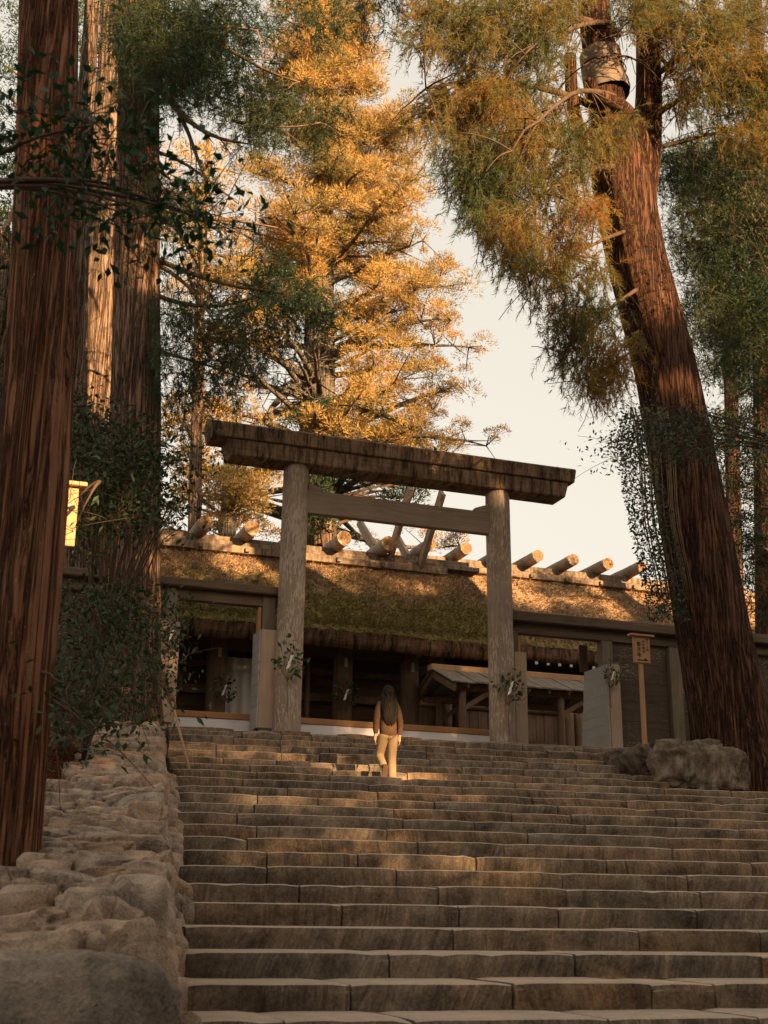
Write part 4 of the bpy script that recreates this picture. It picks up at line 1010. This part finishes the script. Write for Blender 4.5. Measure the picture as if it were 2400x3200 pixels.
# trees beyond the right edge
clump_tree('tall dark cedar rising behind the leaning cedar near the right edge', [(1665, 1400, 30), (1655, 900, 30), (1640, 300, 30), (1630, -100, 30)], [.42, .36, .28, .18],
           [(1450, 330), (1560, 300), (1700, 330), (1700, 620), (1620, 600), (1540, 560), (1470, 480)], 150, 26, 31, .55, 'cedar_dark', 'bark_deep', 190, .026, grp='background cedars on the right', flat=.9)
clump_tree('thin green cedar partly behind the leaning trunk, with light showing through', [(1590, 1400, 36), (1580, 900, 36), (1560, 400, 36)], [.3, .24, .12],
           [(1450, 520), (1550, 560), (1700, 600), (1700, 900), (1600, 860), (1520, 820), (1480, 700)], 110, 33, 38, .6, 'back_green', 'bark_deep', 170, .03, grp='background cedars on the right', flat=.8)
clump_tree('loose green tree low at the right edge beside the fence', [(1700, 1450, 30), (1680, 1100, 30), (1660, 900, 30)], [.2, .16, .08],
           [(1510, 900), (1700, 900), (1700, 1380), (1610, 1340), (1590, 1200), (1550, 1100)], 95, 27, 33, .55, 'back_green', 'bark_deep', 150, .03, grp='background cedars on the right', flat=.8)
tr = tag(empty('cedar_tree', at(1700, 1300, Y=22.5)), 'shaggy dark cedar branches filling the right edge below the sunlit crown', 'tree', 'background cedars on the right')
V, F, Cx = trunk_mesh(px_path([(1720, 1400, 22.5), (1715, 800, 22.5), (1705, 300, 22.5)]), [.3, .26, .18], 48, .4, .04, 77); mesh_obj('trunk', V, F, M['bark_deep'], tr, True)
parts = []
for poly, nc in (([(1440, 330), (1560, 300), (1700, 330), (1700, 640), (1600, 640), (1520, 600), (1470, 520)], 130), ([(1520, 600), (1700, 620), (1700, 880), (1620, 860), (1560, 760)], 75)):
    cc = sample_poly(poly, nc, 20.2, 22.8)
    for c in cc[::6]:
        a = Acc(); limb(a, Cx[np.argmin(np.abs(Cx[:, 2] - c[2]))], c, .05, .01, .06, .1, 9, 5); a.build('limb', M['twig'], tr)
    P = (cc[:, None, :] + rng.normal(0, .3, (nc, 20, 3)) * np.array([1, 1, .7])).reshape(-1, 3)
    parts.append(hanging_sprays(P, .42, 28, (-.1, -.1, 0), .6, .013))
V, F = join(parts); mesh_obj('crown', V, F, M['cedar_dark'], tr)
# trees behind the left trunks
clump_tree('shaded cedar foliage seen between the left trunks at the top', [(60, 1400, 34), (70, 700, 34), (80, 0, 34)], [.4, .34, .24],
           [(-60, -30), (260, -30), (255, 120), (235, 260), (180, 330), (150, 480), (-60, 560)], 130, 31, 36, .62, 'cedar_dark', 'bark_red', 170, .034, flat=.9)
clump_tree('dim tree at the far left edge behind the nearest trunk', [(-10, 1500, 26), (0, 900, 26), (10, 500, 26)], [.25, .2, .12],
           [(-80, 480), (40, 430), (30, 900), (-80, 1000)], 40, 24, 28, .5, 'back_green', 'bark_red', 150, .03)
clump_tree('golden brown cedar boughs between the middle trunk and the great golden cedar', [(420, 1150, 37), (430, 700, 37), (450, 300, 37)], [.20, .16, .08],
           [(350, 300), (480, 300), (560, 420), (520, 520), (600, 640), (560, 760), (470, 620), (380, 620), (345, 600)], 55, 34, 38, .5, 'golden', 'bark_red', 160, .034, flat=.8)

# hanging tip of a branch at the top of the sky
sp_ = tag(empty('cedar_sprig', at(800, -60, Y=12)), 'bluish cedar sprig hanging into the sky at the top centre', 'branch')
acc = Acc(); a0 = at(760, -160, Y=12); tw = []
for (x, y) in ((800, 105), (830, 60), (870, 45), (780, 60), (850, 10)):
    P = limb(acc, a0, at(x, y, Y=12 + random.uniform(-.3, .3)), .012, .003, .06, .08, 10, 5); tw.append(P[3:])
acc.build('twigs', M['twig'], sp_)
P = np.repeat(np.concatenate(tw), 6, 0) + rng.normal(0, .04, (len(np.concatenate(tw)) * 6, 3))
V, F = hanging_sprays(P, .17, 22, (.1, 0, 0), .7, .007, .6); mesh_obj('needles', V, F, M['sprig'], sp_)

# ------------------------------------------------------------------ broadleaf evergreens
def broad_bush(name, label, cat, stem_from, polys, leaf, mat, grp=None, nst=7, extra=None):
    b = tag(empty(name, stem_from), label, cat, grp); parts = []; a = Acc()
    for (poly, n, y0, y1) in polys:
        ncl = max(8, n // 26); cc = sample_poly(poly, ncl, y0, y1)
        for c in cc[:nst]:
            P = limb(a, stem_from, c, .022 * leaf / .08, .004, .10, .1, 10, 5)
        for q_, c in enumerate(cc):
            if q_ >= nst:                       # twigs fork from the nearest one already grown
                o_ = cc[:q_][np.argmin(np.linalg.norm(cc[:q_] - c, axis=1))]; limb(a, o_, c, .006 * leaf / .08, .003, .04, .06, 6, 4)
            for _ in range(2): limb(a, c, c + rng.normal(0, leaf * 3.2, 3), .004, .0025, .02, .05, 5, 4)
        P = (cc[:, None, :] + rng.normal(0, leaf * 2.6, (ncl, n // ncl, 3)) * np.array([1.3, 1.3, .55])).reshape(-1, 3)
        parts.append(leaves(P, leaf, leaf * .46))
    a.build('branches', M['dark_twig'], b)
    V, F = join(parts); mesh_obj('leaves', V, F, M[mat], b); return b
g0 = at(200, 1560, Y=17.5)
broad_bush('camellia_bush', 'glossy dark evergreen bush spreading across the middle trunk', 'bush', g0 + np.array([0, 0, .3]),
           [([(145, 820), (250, 885), (300, 930), (400, 955), (395, 1000), (350, 1040), (350, 1070), (300, 1150), (200, 1190), (140, 1240)], 3200, 16, 18.5),
            ([(330, 1075), (400, 1075), (390, 1105), (340, 1115)], 160, 17, 18), ([(180, 860), (330, 950), (320, 1100), (200, 1140)], 1500, 16, 18.5)], .095, 'broad')
broad_bush('camellia_bush', 'dull green undergrowth along the foot of the middle trunk and low wall', 'bush', at(180, 1640, Y=16) ,
           [([(110, 1240), (190, 1270), (330, 1270), (385, 1300), (350, 1400), (330, 1480), (310, 1520), (230, 1560), (165, 1600), (130, 1650), (95, 1720), (95, 1500)], 3600, 14.2, 18.0),
            ([(240, 1290), (395, 1290), (360, 1330), (250, 1400)], 320, 17, 18)], .085, 'broad')
broad_bush('leafy_branch', 'blurred green broadleaf branch reaching across the two left trunks', 'branch', at(-140, 420, Y=6.6),
           [([(0, 235), (70, 190), (160, 175), (215, 240), (330, 300), (320, 350), (370, 420), (480, 480), (470, 510), (400, 480), (330, 520), (250, 500), (200, 470), (100, 420), (-40, 480)], 850, 6.0, 7.0),
            ([(330, 400), (480, 480), (470, 520), (380, 490)], 60, 6.2, 6.6)], .076, 'near_leaf', nst=4)
broad_bush('leafy_branch', 'large dark leaves in front of the bush beside the nearest trunk', 'branch', at(20, 1500, Y=9.6),
           [([(110, 1440), (180, 1480), (200, 1560), (250, 1590), (200, 1640), (150, 1620), (105, 1580)], 150, 8.4, 9.2)], .085, 'broad', nst=4)
broad_bush('leafy_tree', 'fine-leaved evergreen boughs crossing in front of the leaning cedar', 'tree', at(1760, 1010, Y=17),
           [([(1290, 965), (1330, 935), (1420, 885), (1560, 900), (1700, 910), (1700, 1000), (1560, 985), (1440, 1005), (1380, 990), (1310, 1005)], 2200, 15.8, 17.2),
            ([(1380, 890), (1540, 890), (1560, 980), (1420, 990)], 900, 16, 17.)], .075, 'ivy')
broad_bush('leafy_tree', 'hanging broadleaf foliage at the right edge beside the leaning trunk', 'tree', at(1780, 900, Y=22),
           [([(1480, 600), (1700, 560), (1700, 820), (1600, 800), (1530, 740)], 900, 20, 22), ([(1560, 980), (1700, 980), (1700, 1350), (1640, 1330), (1600, 1180)], 1900, 20.5, 23), ([(1600, 330), (1700, 300), (1700, 560), (1560, 520)], 900, 17, 19)], .085, 'back_green')

# dead cedar needles drifted behind the wall
n = 9000
yy = rng.uniform(8.5, 17, n); xx = left_edge(yy) - 1.25 - np.abs(rng.normal(0, .45, n)); zz = ground_h(xx, yy) + rng.uniform(0, .12, n)
d = unit(rng.normal(0, 1, (n, 3)) * np.array([1, 1, .45]) + np.array([0, 0, .15]))
V, F = blades(np.stack([xx, yy, zz], 1), d, rng.uniform(.08, .24, n), rng.uniform(.008, .02, n))
tag(mesh_obj('needle_litter', V, F, M['needle_red']), 'rust-red dead cedar needles heaped behind the low wall', 'needles', kind='stuff')

# ------------------------------------------------------------------ sakaki sprigs with paper streamers
def sakaki(px, py, Y, s, label, strip=True, dark=False):
    p = at(px, py, Y=Y); b = tag(empty('sakaki_sprig', p + np.array([0, 0, -.5 * s])), label, 'sprig', 'evergreen sprigs with paper streamers'); a = Acc(); pts = []
    for (dx, dz) in ((-.32, .05), (-.18, .28), (.05, .45), (.22, .25), (.32, .02), (.2, -.15)):
        P = limb(a, p + np.array([0, 0, -.35 * s]), p + np.array([dx * s, -.06 + random.uniform(-.05, .05), dz * s]), .007, .003, .05, .05, 7, 5); pts.append(P[3:])
    a.tube([p + np.array([.02, .02, -.95 * s]), p + np.array([0, 0, -.3 * s])], [.008, .008], 5)
    a.build('stem', M['twig'], b)
    P = np.repeat(np.concatenate(pts), 3, 0); P = P + rng.normal(0, .035 * s, P.shape) + np.array([0, -.03, 0])
    V, F = leaves(P, .13 * s, .066 * s); mesh_obj('leaves', V, F, M['sakaki'], b)
    x, y, z = p[0] + .03, p[1] - .14, p[2] + .12 * s; w = .05 * s
    V = []; F = []
    for i, (dx, dz) in enumerate(((0.02, 0), (-.02, -.09), (-.005, -.10), (-.06, -.20), (-.04, -.21), (-.09, -.34))):
        V += [(x + (dx * .9 - .03) * s, y - .01 * (i % 2), z + dz * .8 * s), (x + (dx * .9 + .03) * s, y - .01 * (i % 2), z + (dz * .8 + .02) * s)]
    for i in range(0, 5): F.append([2 * i, 2 * i + 1, 2 * i + 3, 2 * i + 2])
    o = mesh_obj('paper_streamer', np.array(V), F, M['paper'], b)
    so = o.modifiers.new('thick', 'SOLIDIFY'); so.thickness = .003
    return b
sakaki(622, 1432, 23.94, 1.0, 'evergreen sprig with white paper tied to the left torii pillar')
sakaki(1097, 1488, 23.94, 1.0, 'evergreen sprig with white paper tied to the right torii pillar')
sakaki(366, 1375, 24.28, .8, 'evergreen sprig with paper on the pale post beside the bamboo broom')
sakaki(1316, 1462, 24.25, .7, 'small evergreen sprig on the pale gate post right of the torii')
sakaki(482, 1492, 30.25, .95, 'dim sprig with paper on the hall pillar beside the pale curtain')
sakaki(744, 1502, 30.25, 1.0, 'dim sprig with paper on the dark hall pillar left of the walker')

# ------------------------------------------------------------------ broom
pb0 = at(411, 1668, Y=18.35); pb0[2] = 2.56; pm = at(378, 1530, Y=21.6); pt = at(338, 1432, Y=22.0)
br = tag(empty('bamboo_broom', pb0), 'bamboo broom leaning bristles up against the pale gate post', 'broom')
cyl('handle', pb0, pm + (pt - pm) * .15, .024, .02, M['bamboo'], br, 10, 12)
a = Acc(); dv = unit(pt - pm)
for _ in range(70):
    o_ = rng.normal(0, .012, 3); e = pm + (pt - pm) * rng.uniform(.75, 1.15) + rng.normal(0, .10, 3)
    P0 = pm + (pt - pm) * .0 + o_; a.tube([P0, pm + (pt - pm) * .3 + o_ * 2.5, e], [.005, .004, .002], 4)
a.build('bristles', M['broom'], br)
for s in (.06, .2): cyl('binding', pm + (pt - pm) * s, pm + (pt - pm) * (s + .035), .042, .042, M['bamboo'], br, 12, 3)

# ------------------------------------------------------------------ signs
def lettering(parent, text, x, z, y, size, name='lettering', org=None):
    cu = bpy.data.curves.new(name, 'FONT'); cu.body = text; cu.size = size; cu.align_x = 'CENTER'; cu.align_y = 'CENTER'; cu.extrude = .0015; cu.offset = size * .012
    cu.materials.append(M['ink']); tmp = bpy.data.objects.new('glyph', cu); col.objects.link(tmp)
    bpy.context.view_layer.update(); me = bpy.data.meshes.new_from_object(tmp.evaluated_get(bpy.context.evaluated_depsgraph_get()))
    bpy.data.objects.remove(tmp); me.name = name; o = bpy.data.objects.new(name, me); col.objects.link(o); o.parent = parent
    o.rotation_euler = (PI / 2, 0, 0); o.location = np.array((x, y, z)) - org; return o
Ys = 23.2
sb = at(1397, 1612, Y=Ys); st = at(1386, 1372, Y=Ys)
sg = tag(empty('signpost', sb), 'wooden signpost with black kanji and an arrow before the boarded fence', 'sign')
bz0 = at(1386, 1432, Y=Ys)[2]; bz1 = at(1386, 1376, Y=Ys)[2]; bx_ = (at(1367, 1400, Y=Ys)[0] + at(1403, 1400, Y=Ys)[0]) / 2; bw = (at(1403, 1400, Y=Ys)[0] - at(1367, 1400, Y=Ys)[0]) / 2
box('pole', bx_ - .045, bx_ + .045, Ys + .02, Ys + .09, sb[2] - .6, bz1 - .05, M['sign_wood'], sg, .008)
bd = box('board', bx_ - bw, bx_ + bw, Ys - .02, Ys + .018, bz0, bz1, M['sign_wood'], sg, .005)
box('cap', bx_ - bw - .09, bx_ + bw + .09, Ys - .09, Ys + .06, bz1 + .002, bz1 + .045, M['sign_wood'], sg, .006)
org = world_origin(bd); H = bz1 - bz0; yv = Ys - .0225
for i, ch in enumerate('御敷地'): lettering(bd, ch, bx_ - bw * .35, bz1 - H * (.30 + .205 * i), yv, H * .18, org=org)
for i, ch in enumerate('式年遷宮'): lettering(bd, ch, bx_ + bw * .22, bz1 - H * (.20 + .125 * i), yv, H * .115, org=org)
for i, ch in enumerate('第六十三回'): lettering(bd, ch, bx_ + bw * .66, bz1 - H * (.10 + .098 * i), yv, H * .092, org=org)
za = bz0 + H * .10; V = []
for yk in (yv - .002, yv + .001): V += [(bx_ - bw * .55, yk, za - .012), (bx_ + bw * .3, yk, za - .012), (bx_ + bw * .3, yk, za + .012), (bx_ - bw * .55, yk, za + .012), (bx_ + bw * .28, yk, za - .018), (bx_ + bw * .78, yk, za - .008), (bx_ + bw * .28, yk, za + .05)]
mesh_obj('arrow', np.array(V), [[0, 1, 2, 3], [4, 5, 6]], M['ink'], bd)
broad_bush('leafy_branch', 'leafy twig hanging in front of the bare notice board', 'branch', at(215, 1040, Y=13.9), [([(128, 1070), (170, 1060), (180, 1110), (160, 1150), (130, 1140)], 42, 13.6, 14.1)], .085, 'broad', nst=3)
# plain board half hidden by the nearest trunk, turned to the sun
Yw = 14.5
c = at(150, 1115, Y=Yw); wz0 = at(150, 1180, Y=Yw)[2]; wz1 = at(150, 1052, Y=Yw)[2]
wb = tag(empty('notice_board', (c[0], Yw, float(ground_h(np.array(c[0]), np.array(Yw))))), 'sunlit bare wooden notice board peeping out behind the nearest trunk', 'sign')
hx = .17; x1_ = at(166, 1115, Y=Yw)[0]; 
bd2 = box('board', x1_ - 2 * hx, x1_, Yw - .02, Yw + .02, wz0, wz1, M['sign_wood'], wb, .006)
box('cap', x1_ - 2 * hx - .08, x1_ + .08, Yw - .10, Yw + .08, wz1 + .002, wz1 + .05, M['sign_wood'], wb, .006)
box('pole', x1_ - hx - .045, x1_ - hx + .045, Yw + .022, Yw + .10, wb.location.z - .3, wz1 - .1, M['sign_wood'], wb, .008)

# ------------------------------------------------------------------ the walker
pp = np.array([at(838, 1600, Y=19.75)[0], 19.75, 2.70])
def skin(name, verts, edges, mat, parent, sub=2, root=0):
    """verts: (x, y, z, rx, ry); grown into one continuous surface."""
    me = bpy.data.meshes.new(name); me.from_pydata([tuple(v[:3]) for v in verts], edges, []); me.update()
    o = bpy.data.objects.new(name, me); link(o, parent); me.materials.append(mat)
    md = o.modifiers.new('skin', 'SKIN'); md.use_smooth_shade = True
    sv = me.skin_vertices[0].data
    for i, v in enumerate(verts): sv[i].radius = (v[3], v[4]); sv[i].use_root = (i == root)
    sb_ = o.modifiers.new('sub', 'SUBSURF'); sb_.levels = sub; sb_.render_levels = sub
    return o
pr_ = tag(empty('person', pp), 'person with long dark hair, brown sweater and cream trousers climbing the steps', 'person')
# local frame: x right, y away from camera, z up, feet at 0, height 1.60
B = [(0, 0, .86, .09, .075), (0, .01, 1.08, .09, .07), (0, .02, 1.28, .12, .08), (0, .02, 1.36, .05, .05), (0, .03, 1.44, .075, .085), (0, .02, 1.53, .075, .085),
     (.15, .02, 1.29, .045, .045), (.20, .00, 1.05, .04, .04), (.205, .02, .84, .032, .032), (.207, .03, .77, .034, .022), (.210, .04, .70, .026, .016),
     (-.15, .02, 1.29, .045, .045), (-.20, .00, 1.05, .04, .04), (-.205, .02, .84, .032, .032), (-.207, .03, .77, .034, .022), (-.210, .04, .70, .026, .016),
     (.07, .0, .78, .085, .085), (.07, .03, .45, .05, .055), (.07, .00, .08, .036, .04), (-.07, .0, .78, .085, .085), (-.075, .16, .47, .05, .055), (-.08, -.10, .22, .036, .04)]
E_ = [(0, 1), (1, 2), (2, 3), (3, 4), (4, 5), (2, 6), (6, 7), (7, 8), (8, 9), (9, 10), (2, 11), (11, 12), (12, 13), (13, 14), (14, 15), (0, 16), (16, 17), (17, 18), (0, 19), (19, 20), (20, 21)]
for s, hb in ((1, 10), (-1, 15)):                  # four fingers and a thumb on each hand
    hx_, hy_, hz_ = B[hb][:3]
    for i, (dy, L) in enumerate(((-.022, .052), (-.008, .062), (.007, .058), (.020, .045))):
        k0 = len(B); B.append((hx_, hy_ + dy, hz_ - .02, .0075, .0075)); B.append((hx_ - .006 * s, hy_ + dy + .004, hz_ - .02 - L * .55, .007, .007)); B.append((hx_ - .018 * s, hy_ + dy + .008, hz_ - .02 - L, .006, .006))
        E_ += [(hb, k0), (k0, k0 + 1), (k0 + 1, k0 + 2)]
    k0 = len(B); B.append((hx_ - .012 * s, hy_ + .03, hz_ + .03, .009, .009)); B.append((hx_ - .022 * s, hy_ + .042, hz_ + .0, .008, .008)); E_ += [(hb - 1, k0), (k0, k0 + 1)]
skin('body', B, E_, M['skin'], pr_)
S = [(0, 0, .68, .165, .125), (0, 0, .92, .155, .115), (0, .01, 1.16, .150, .105), (0, .02, 1.29, .115, .08), (0, .02, 1.345, .06, .055),
     (.135, .02, 1.285, .062, .062), (.182, .0, 1.15, .062, .062), (.205, -.01, 1.0, .060, .060), (.208, .01, .88, .052, .052), (.203, .02, .79, .038, .038),
     (-.135, .02, 1.285, .062, .062), (-.182, .0, 1.15, .062, .062), (-.205, -.01, 1.0, .060, .060), (-.208, .01, .88, .052, .052), (-.203, .02, .79, .038, .038)]
SE = [(0, 1), (1, 2), (2, 3), (3, 4), (3, 5), (5, 6), (6, 7), (7, 8), (8, 9), (3, 10), (10, 11), (11, 12), (12, 13), (13, 14)]
skin('sweater', S, SE, M['sweater'], pr_)
Tt = [(0, 0, .85, .128, .105), (.078, 0, .74, .092, .105), (.082, .02, .58, .078, .09), (.08, .03, .42, .070, .076), (.075, .01, .24, .070, .076), (.07, -.01, .06, .074, .080),
      (-.082, 0, .74, .092, .105), (-.088, .08, .60, .078, .09), (-.09, .15, .46, .070, .076), (-.092, .04, .36, .064, .07), (-.095, -.08, .27, .062, .068)]
TE = [(0, 1), (1, 2), (2, 3), (3, 4), (4, 5), (0, 6), (6, 7), (7, 8), (8, 9), (9, 10)]
skin('trousers', Tt, TE, M['trousers'], pr_)
def shoe(p, pitch, yaw=0.):
    """Heel at p, toe pointing away; pitch tips the heel up."""
    prof = [(-.11, .036, .075), (-.06, .040, .085), (.0, .040, .07), (.06, .044, .05), (.12, .038, .042), (.145, .018, .03)]
    V = []; F = []; R = np.array(Matrix.Rotation(pitch, 3, 'X'))
    for (y, w, h) in prof:
        for (a_, b_) in ((-1, 0), (-.9, .6), (-.45, 1), (.45, 1), (.9, .6), (1, 0)): V.append((w * a_, y, h * b_))
    for i in range(5):
        for j in range(6): k = (j + 1) % 6; F.append([i * 6 + j, i * 6 + k, (i + 1) * 6 + k, (i + 1) * 6 + j])
    F += [[5, 4, 3, 2, 1, 0], [30 + j for j in range(6)]]
    o = mesh_obj('shoe', np.array(V) @ R.T + p + pp, F, M['shoe'], pr_, True)
    V2 = [(x * 1.08, y, z) for (x, y) in ((-.04, -.115), (.04, -.115), (.046, .06), (.02, .15), (-.02, .15), (-.046, .06)) for z in (-.016, .002)]
    F2 = [[0, 2, 4, 6, 8, 10], [1, 3, 5, 7, 9, 11]] + [[2 * i, (2 * i + 2) % 12, (2 * i + 3) % 12, 2 * i + 1] for i in range(6)]
    mesh_obj('sole', np.array(V2) @ R.T + p + pp, F2, M['sole'], o)
shoe(np.array([.07, .03, .018]), 0.); shoe(np.array([-.085, -.10, .175]), -1.15)
# long hair: a cap that falls down the back, plus loose strands
V = []; F = []; rows = [(1.60, .03, .02), (1.575, .07, .065), (1.52, .095, .095), (1.45, .10, .10), (1.36, .105, .09), (1.26, .125, .08), (1.15, .13, .07), (1.06, .12, .055), (.99, .085, .04), (.95, .03, .02)]
seg = 28
for i, (z, rx, ry) in enumerate(rows):
    yo = .025 if z > 1.4 else -.03 - .05 * min(1, (1.4 - z) / .15)
    for j in range(seg):
        a_ = 2 * PI * j / seg; rip = 1 + .06 * math.sin(a_ * 9 + i * .4) * (i > 2)
        V.append((rx * rip * math.cos(a_) + .012 * math.sin(i * .9), yo + ry * rip * math.sin(a_), z))
for i in range(len(rows) - 1):
    for j in range(seg): k = (j + 1) % seg; F.append([i * seg + j, i * seg + k, (i + 1) * seg + k, (i + 1) * seg + j])
F.append(list(range(seg))[::-1]); F.append([(len(rows) - 1) * seg + j for j in range(seg)])
hr = mesh_obj('hair', np.array(V) + pp, F, M['hair'], pr_, True)
a = Acc()
for _ in range(150):
    th = rng.uniform(PI * .95, PI * 2.05); z0 = rng.uniform(1.3, 1.5); P = []
    for s in np.linspace(0, 1, 8):
        z = z0 - s * rng.uniform(.40, .44) * (z0 - .9) / .45; rx = np.interp(z, [.9, 1.0, 1.1, 1.3, 1.5], [.05, .095, .13, .125, .10]); ry = np.interp(z, [.9, 1.1, 1.3, 1.5], [.03, .06, .08, .10])
        yo = .025 if z > 1.4 else -.03 - .05 * min(1, (1.4 - z) / .15)
        P.append((rx * 1.05 * math.cos(th + .15 * math.sin(s * 5 + th * 7)), yo + ry * 1.05 * math.sin(th), z))
    a.tube(np.array(P) + pp, np.linspace(.007, .002, 8), 4)
a.build('loose_strands', M['hair'], hr)

# ------------------------------------------------------------------ the woods behind the viewer that keep the approach in shade
sdir = np.array([math.sin(SUN_AZ), math.cos(SUN_AZ), 0.]); sper = np.array([-sdir[1], sdir[0], 0.])
wc = np.array([9., 20., 0]) + sdir * 42
GAPS = [  # places of the approach that a shaft of sun reaches: (point, radius of the shaft)
    (pp + np.array([.35, 0, .05]), .85), (at(1170, 1893, Y=10.6), .3), (at(760, 1650, Y=20.3), .2), (at(150, 1115, Y=14.5), .8),
    (at(218, 700, Y=27.2), 1.0), (at(224, 580, Y=27.2), 1.0), (at(212, 820, Y=27.2), 1.0), (at(310, 620, Y=22.4), .6), (at(900, 1250, Y=32.), .9), (at(1180, 1270, Y=34.5), 1.0), (at(1300, 1235, Y=35.5), .8),
    (at(780, 1190, Y=32), .8), (at(320, 1690, Y=15), .25)]
a = Acc(); cl = []; rad = []
for row in range(3):
    for i in range(30):
        o_ = wc + sper * (-44 + i * 3.0 + row + rng.uniform(-.8, .8)) + sdir * (row * 6 + rng.uniform(-2, 2))
        Ht = rng.uniform(20.5, 25.0) + row * 1.2
        lat = o_ @ sper
        if 11.6 < lat < 21: Ht = rng.uniform(21.6, 23.0) + row * 1.2
        elif lat <= 11.6: Ht = rng.uniform(26, 29)
        elif lat < 30: Ht = rng.uniform(24, 26)
        if all(abs((o_ - p) @ sper) > r + .6 for p, r in GAPS): a.tube([o_ + np.array([0, 0, -2]), o_ + np.array([0, 0, Ht * .95])], [.5, .08], 8)
        n = 165; h = rng.random(n) ** 1.15; rr = 2.6 * np.sqrt(1 - h ** 2.2) + .2
        th = rng.uniform(0, 2 * PI, n); q = np.sqrt(rng.random(n)) * rr
        cl.append(o_ + np.stack([np.cos(th) * q, np.sin(th) * q, -1 + h * Ht], 1)); rad.append(np.full(n, .95))
cl = np.concatenate(cl); rad = np.concatenate(rad)
keep = np.ones(len(cl), bool)
for p, r in GAPS:
    v = cl - p; tt = v @ TOSUN; dist = np.linalg.norm(v - tt[:, None] * TOSUN, axis=1); keep &= ~((dist < r + .3) & (tt > 5))
V, F = tufts(cl[keep], rad[keep], 46, .42, .1, .8)
wd_ = tag(mesh_obj('woods', V, F, M['woods']), 'conifer wood across the path that shades the approach', 'woods', kind='stuff')
a.build('trunks', M['bark_red'], wd_)
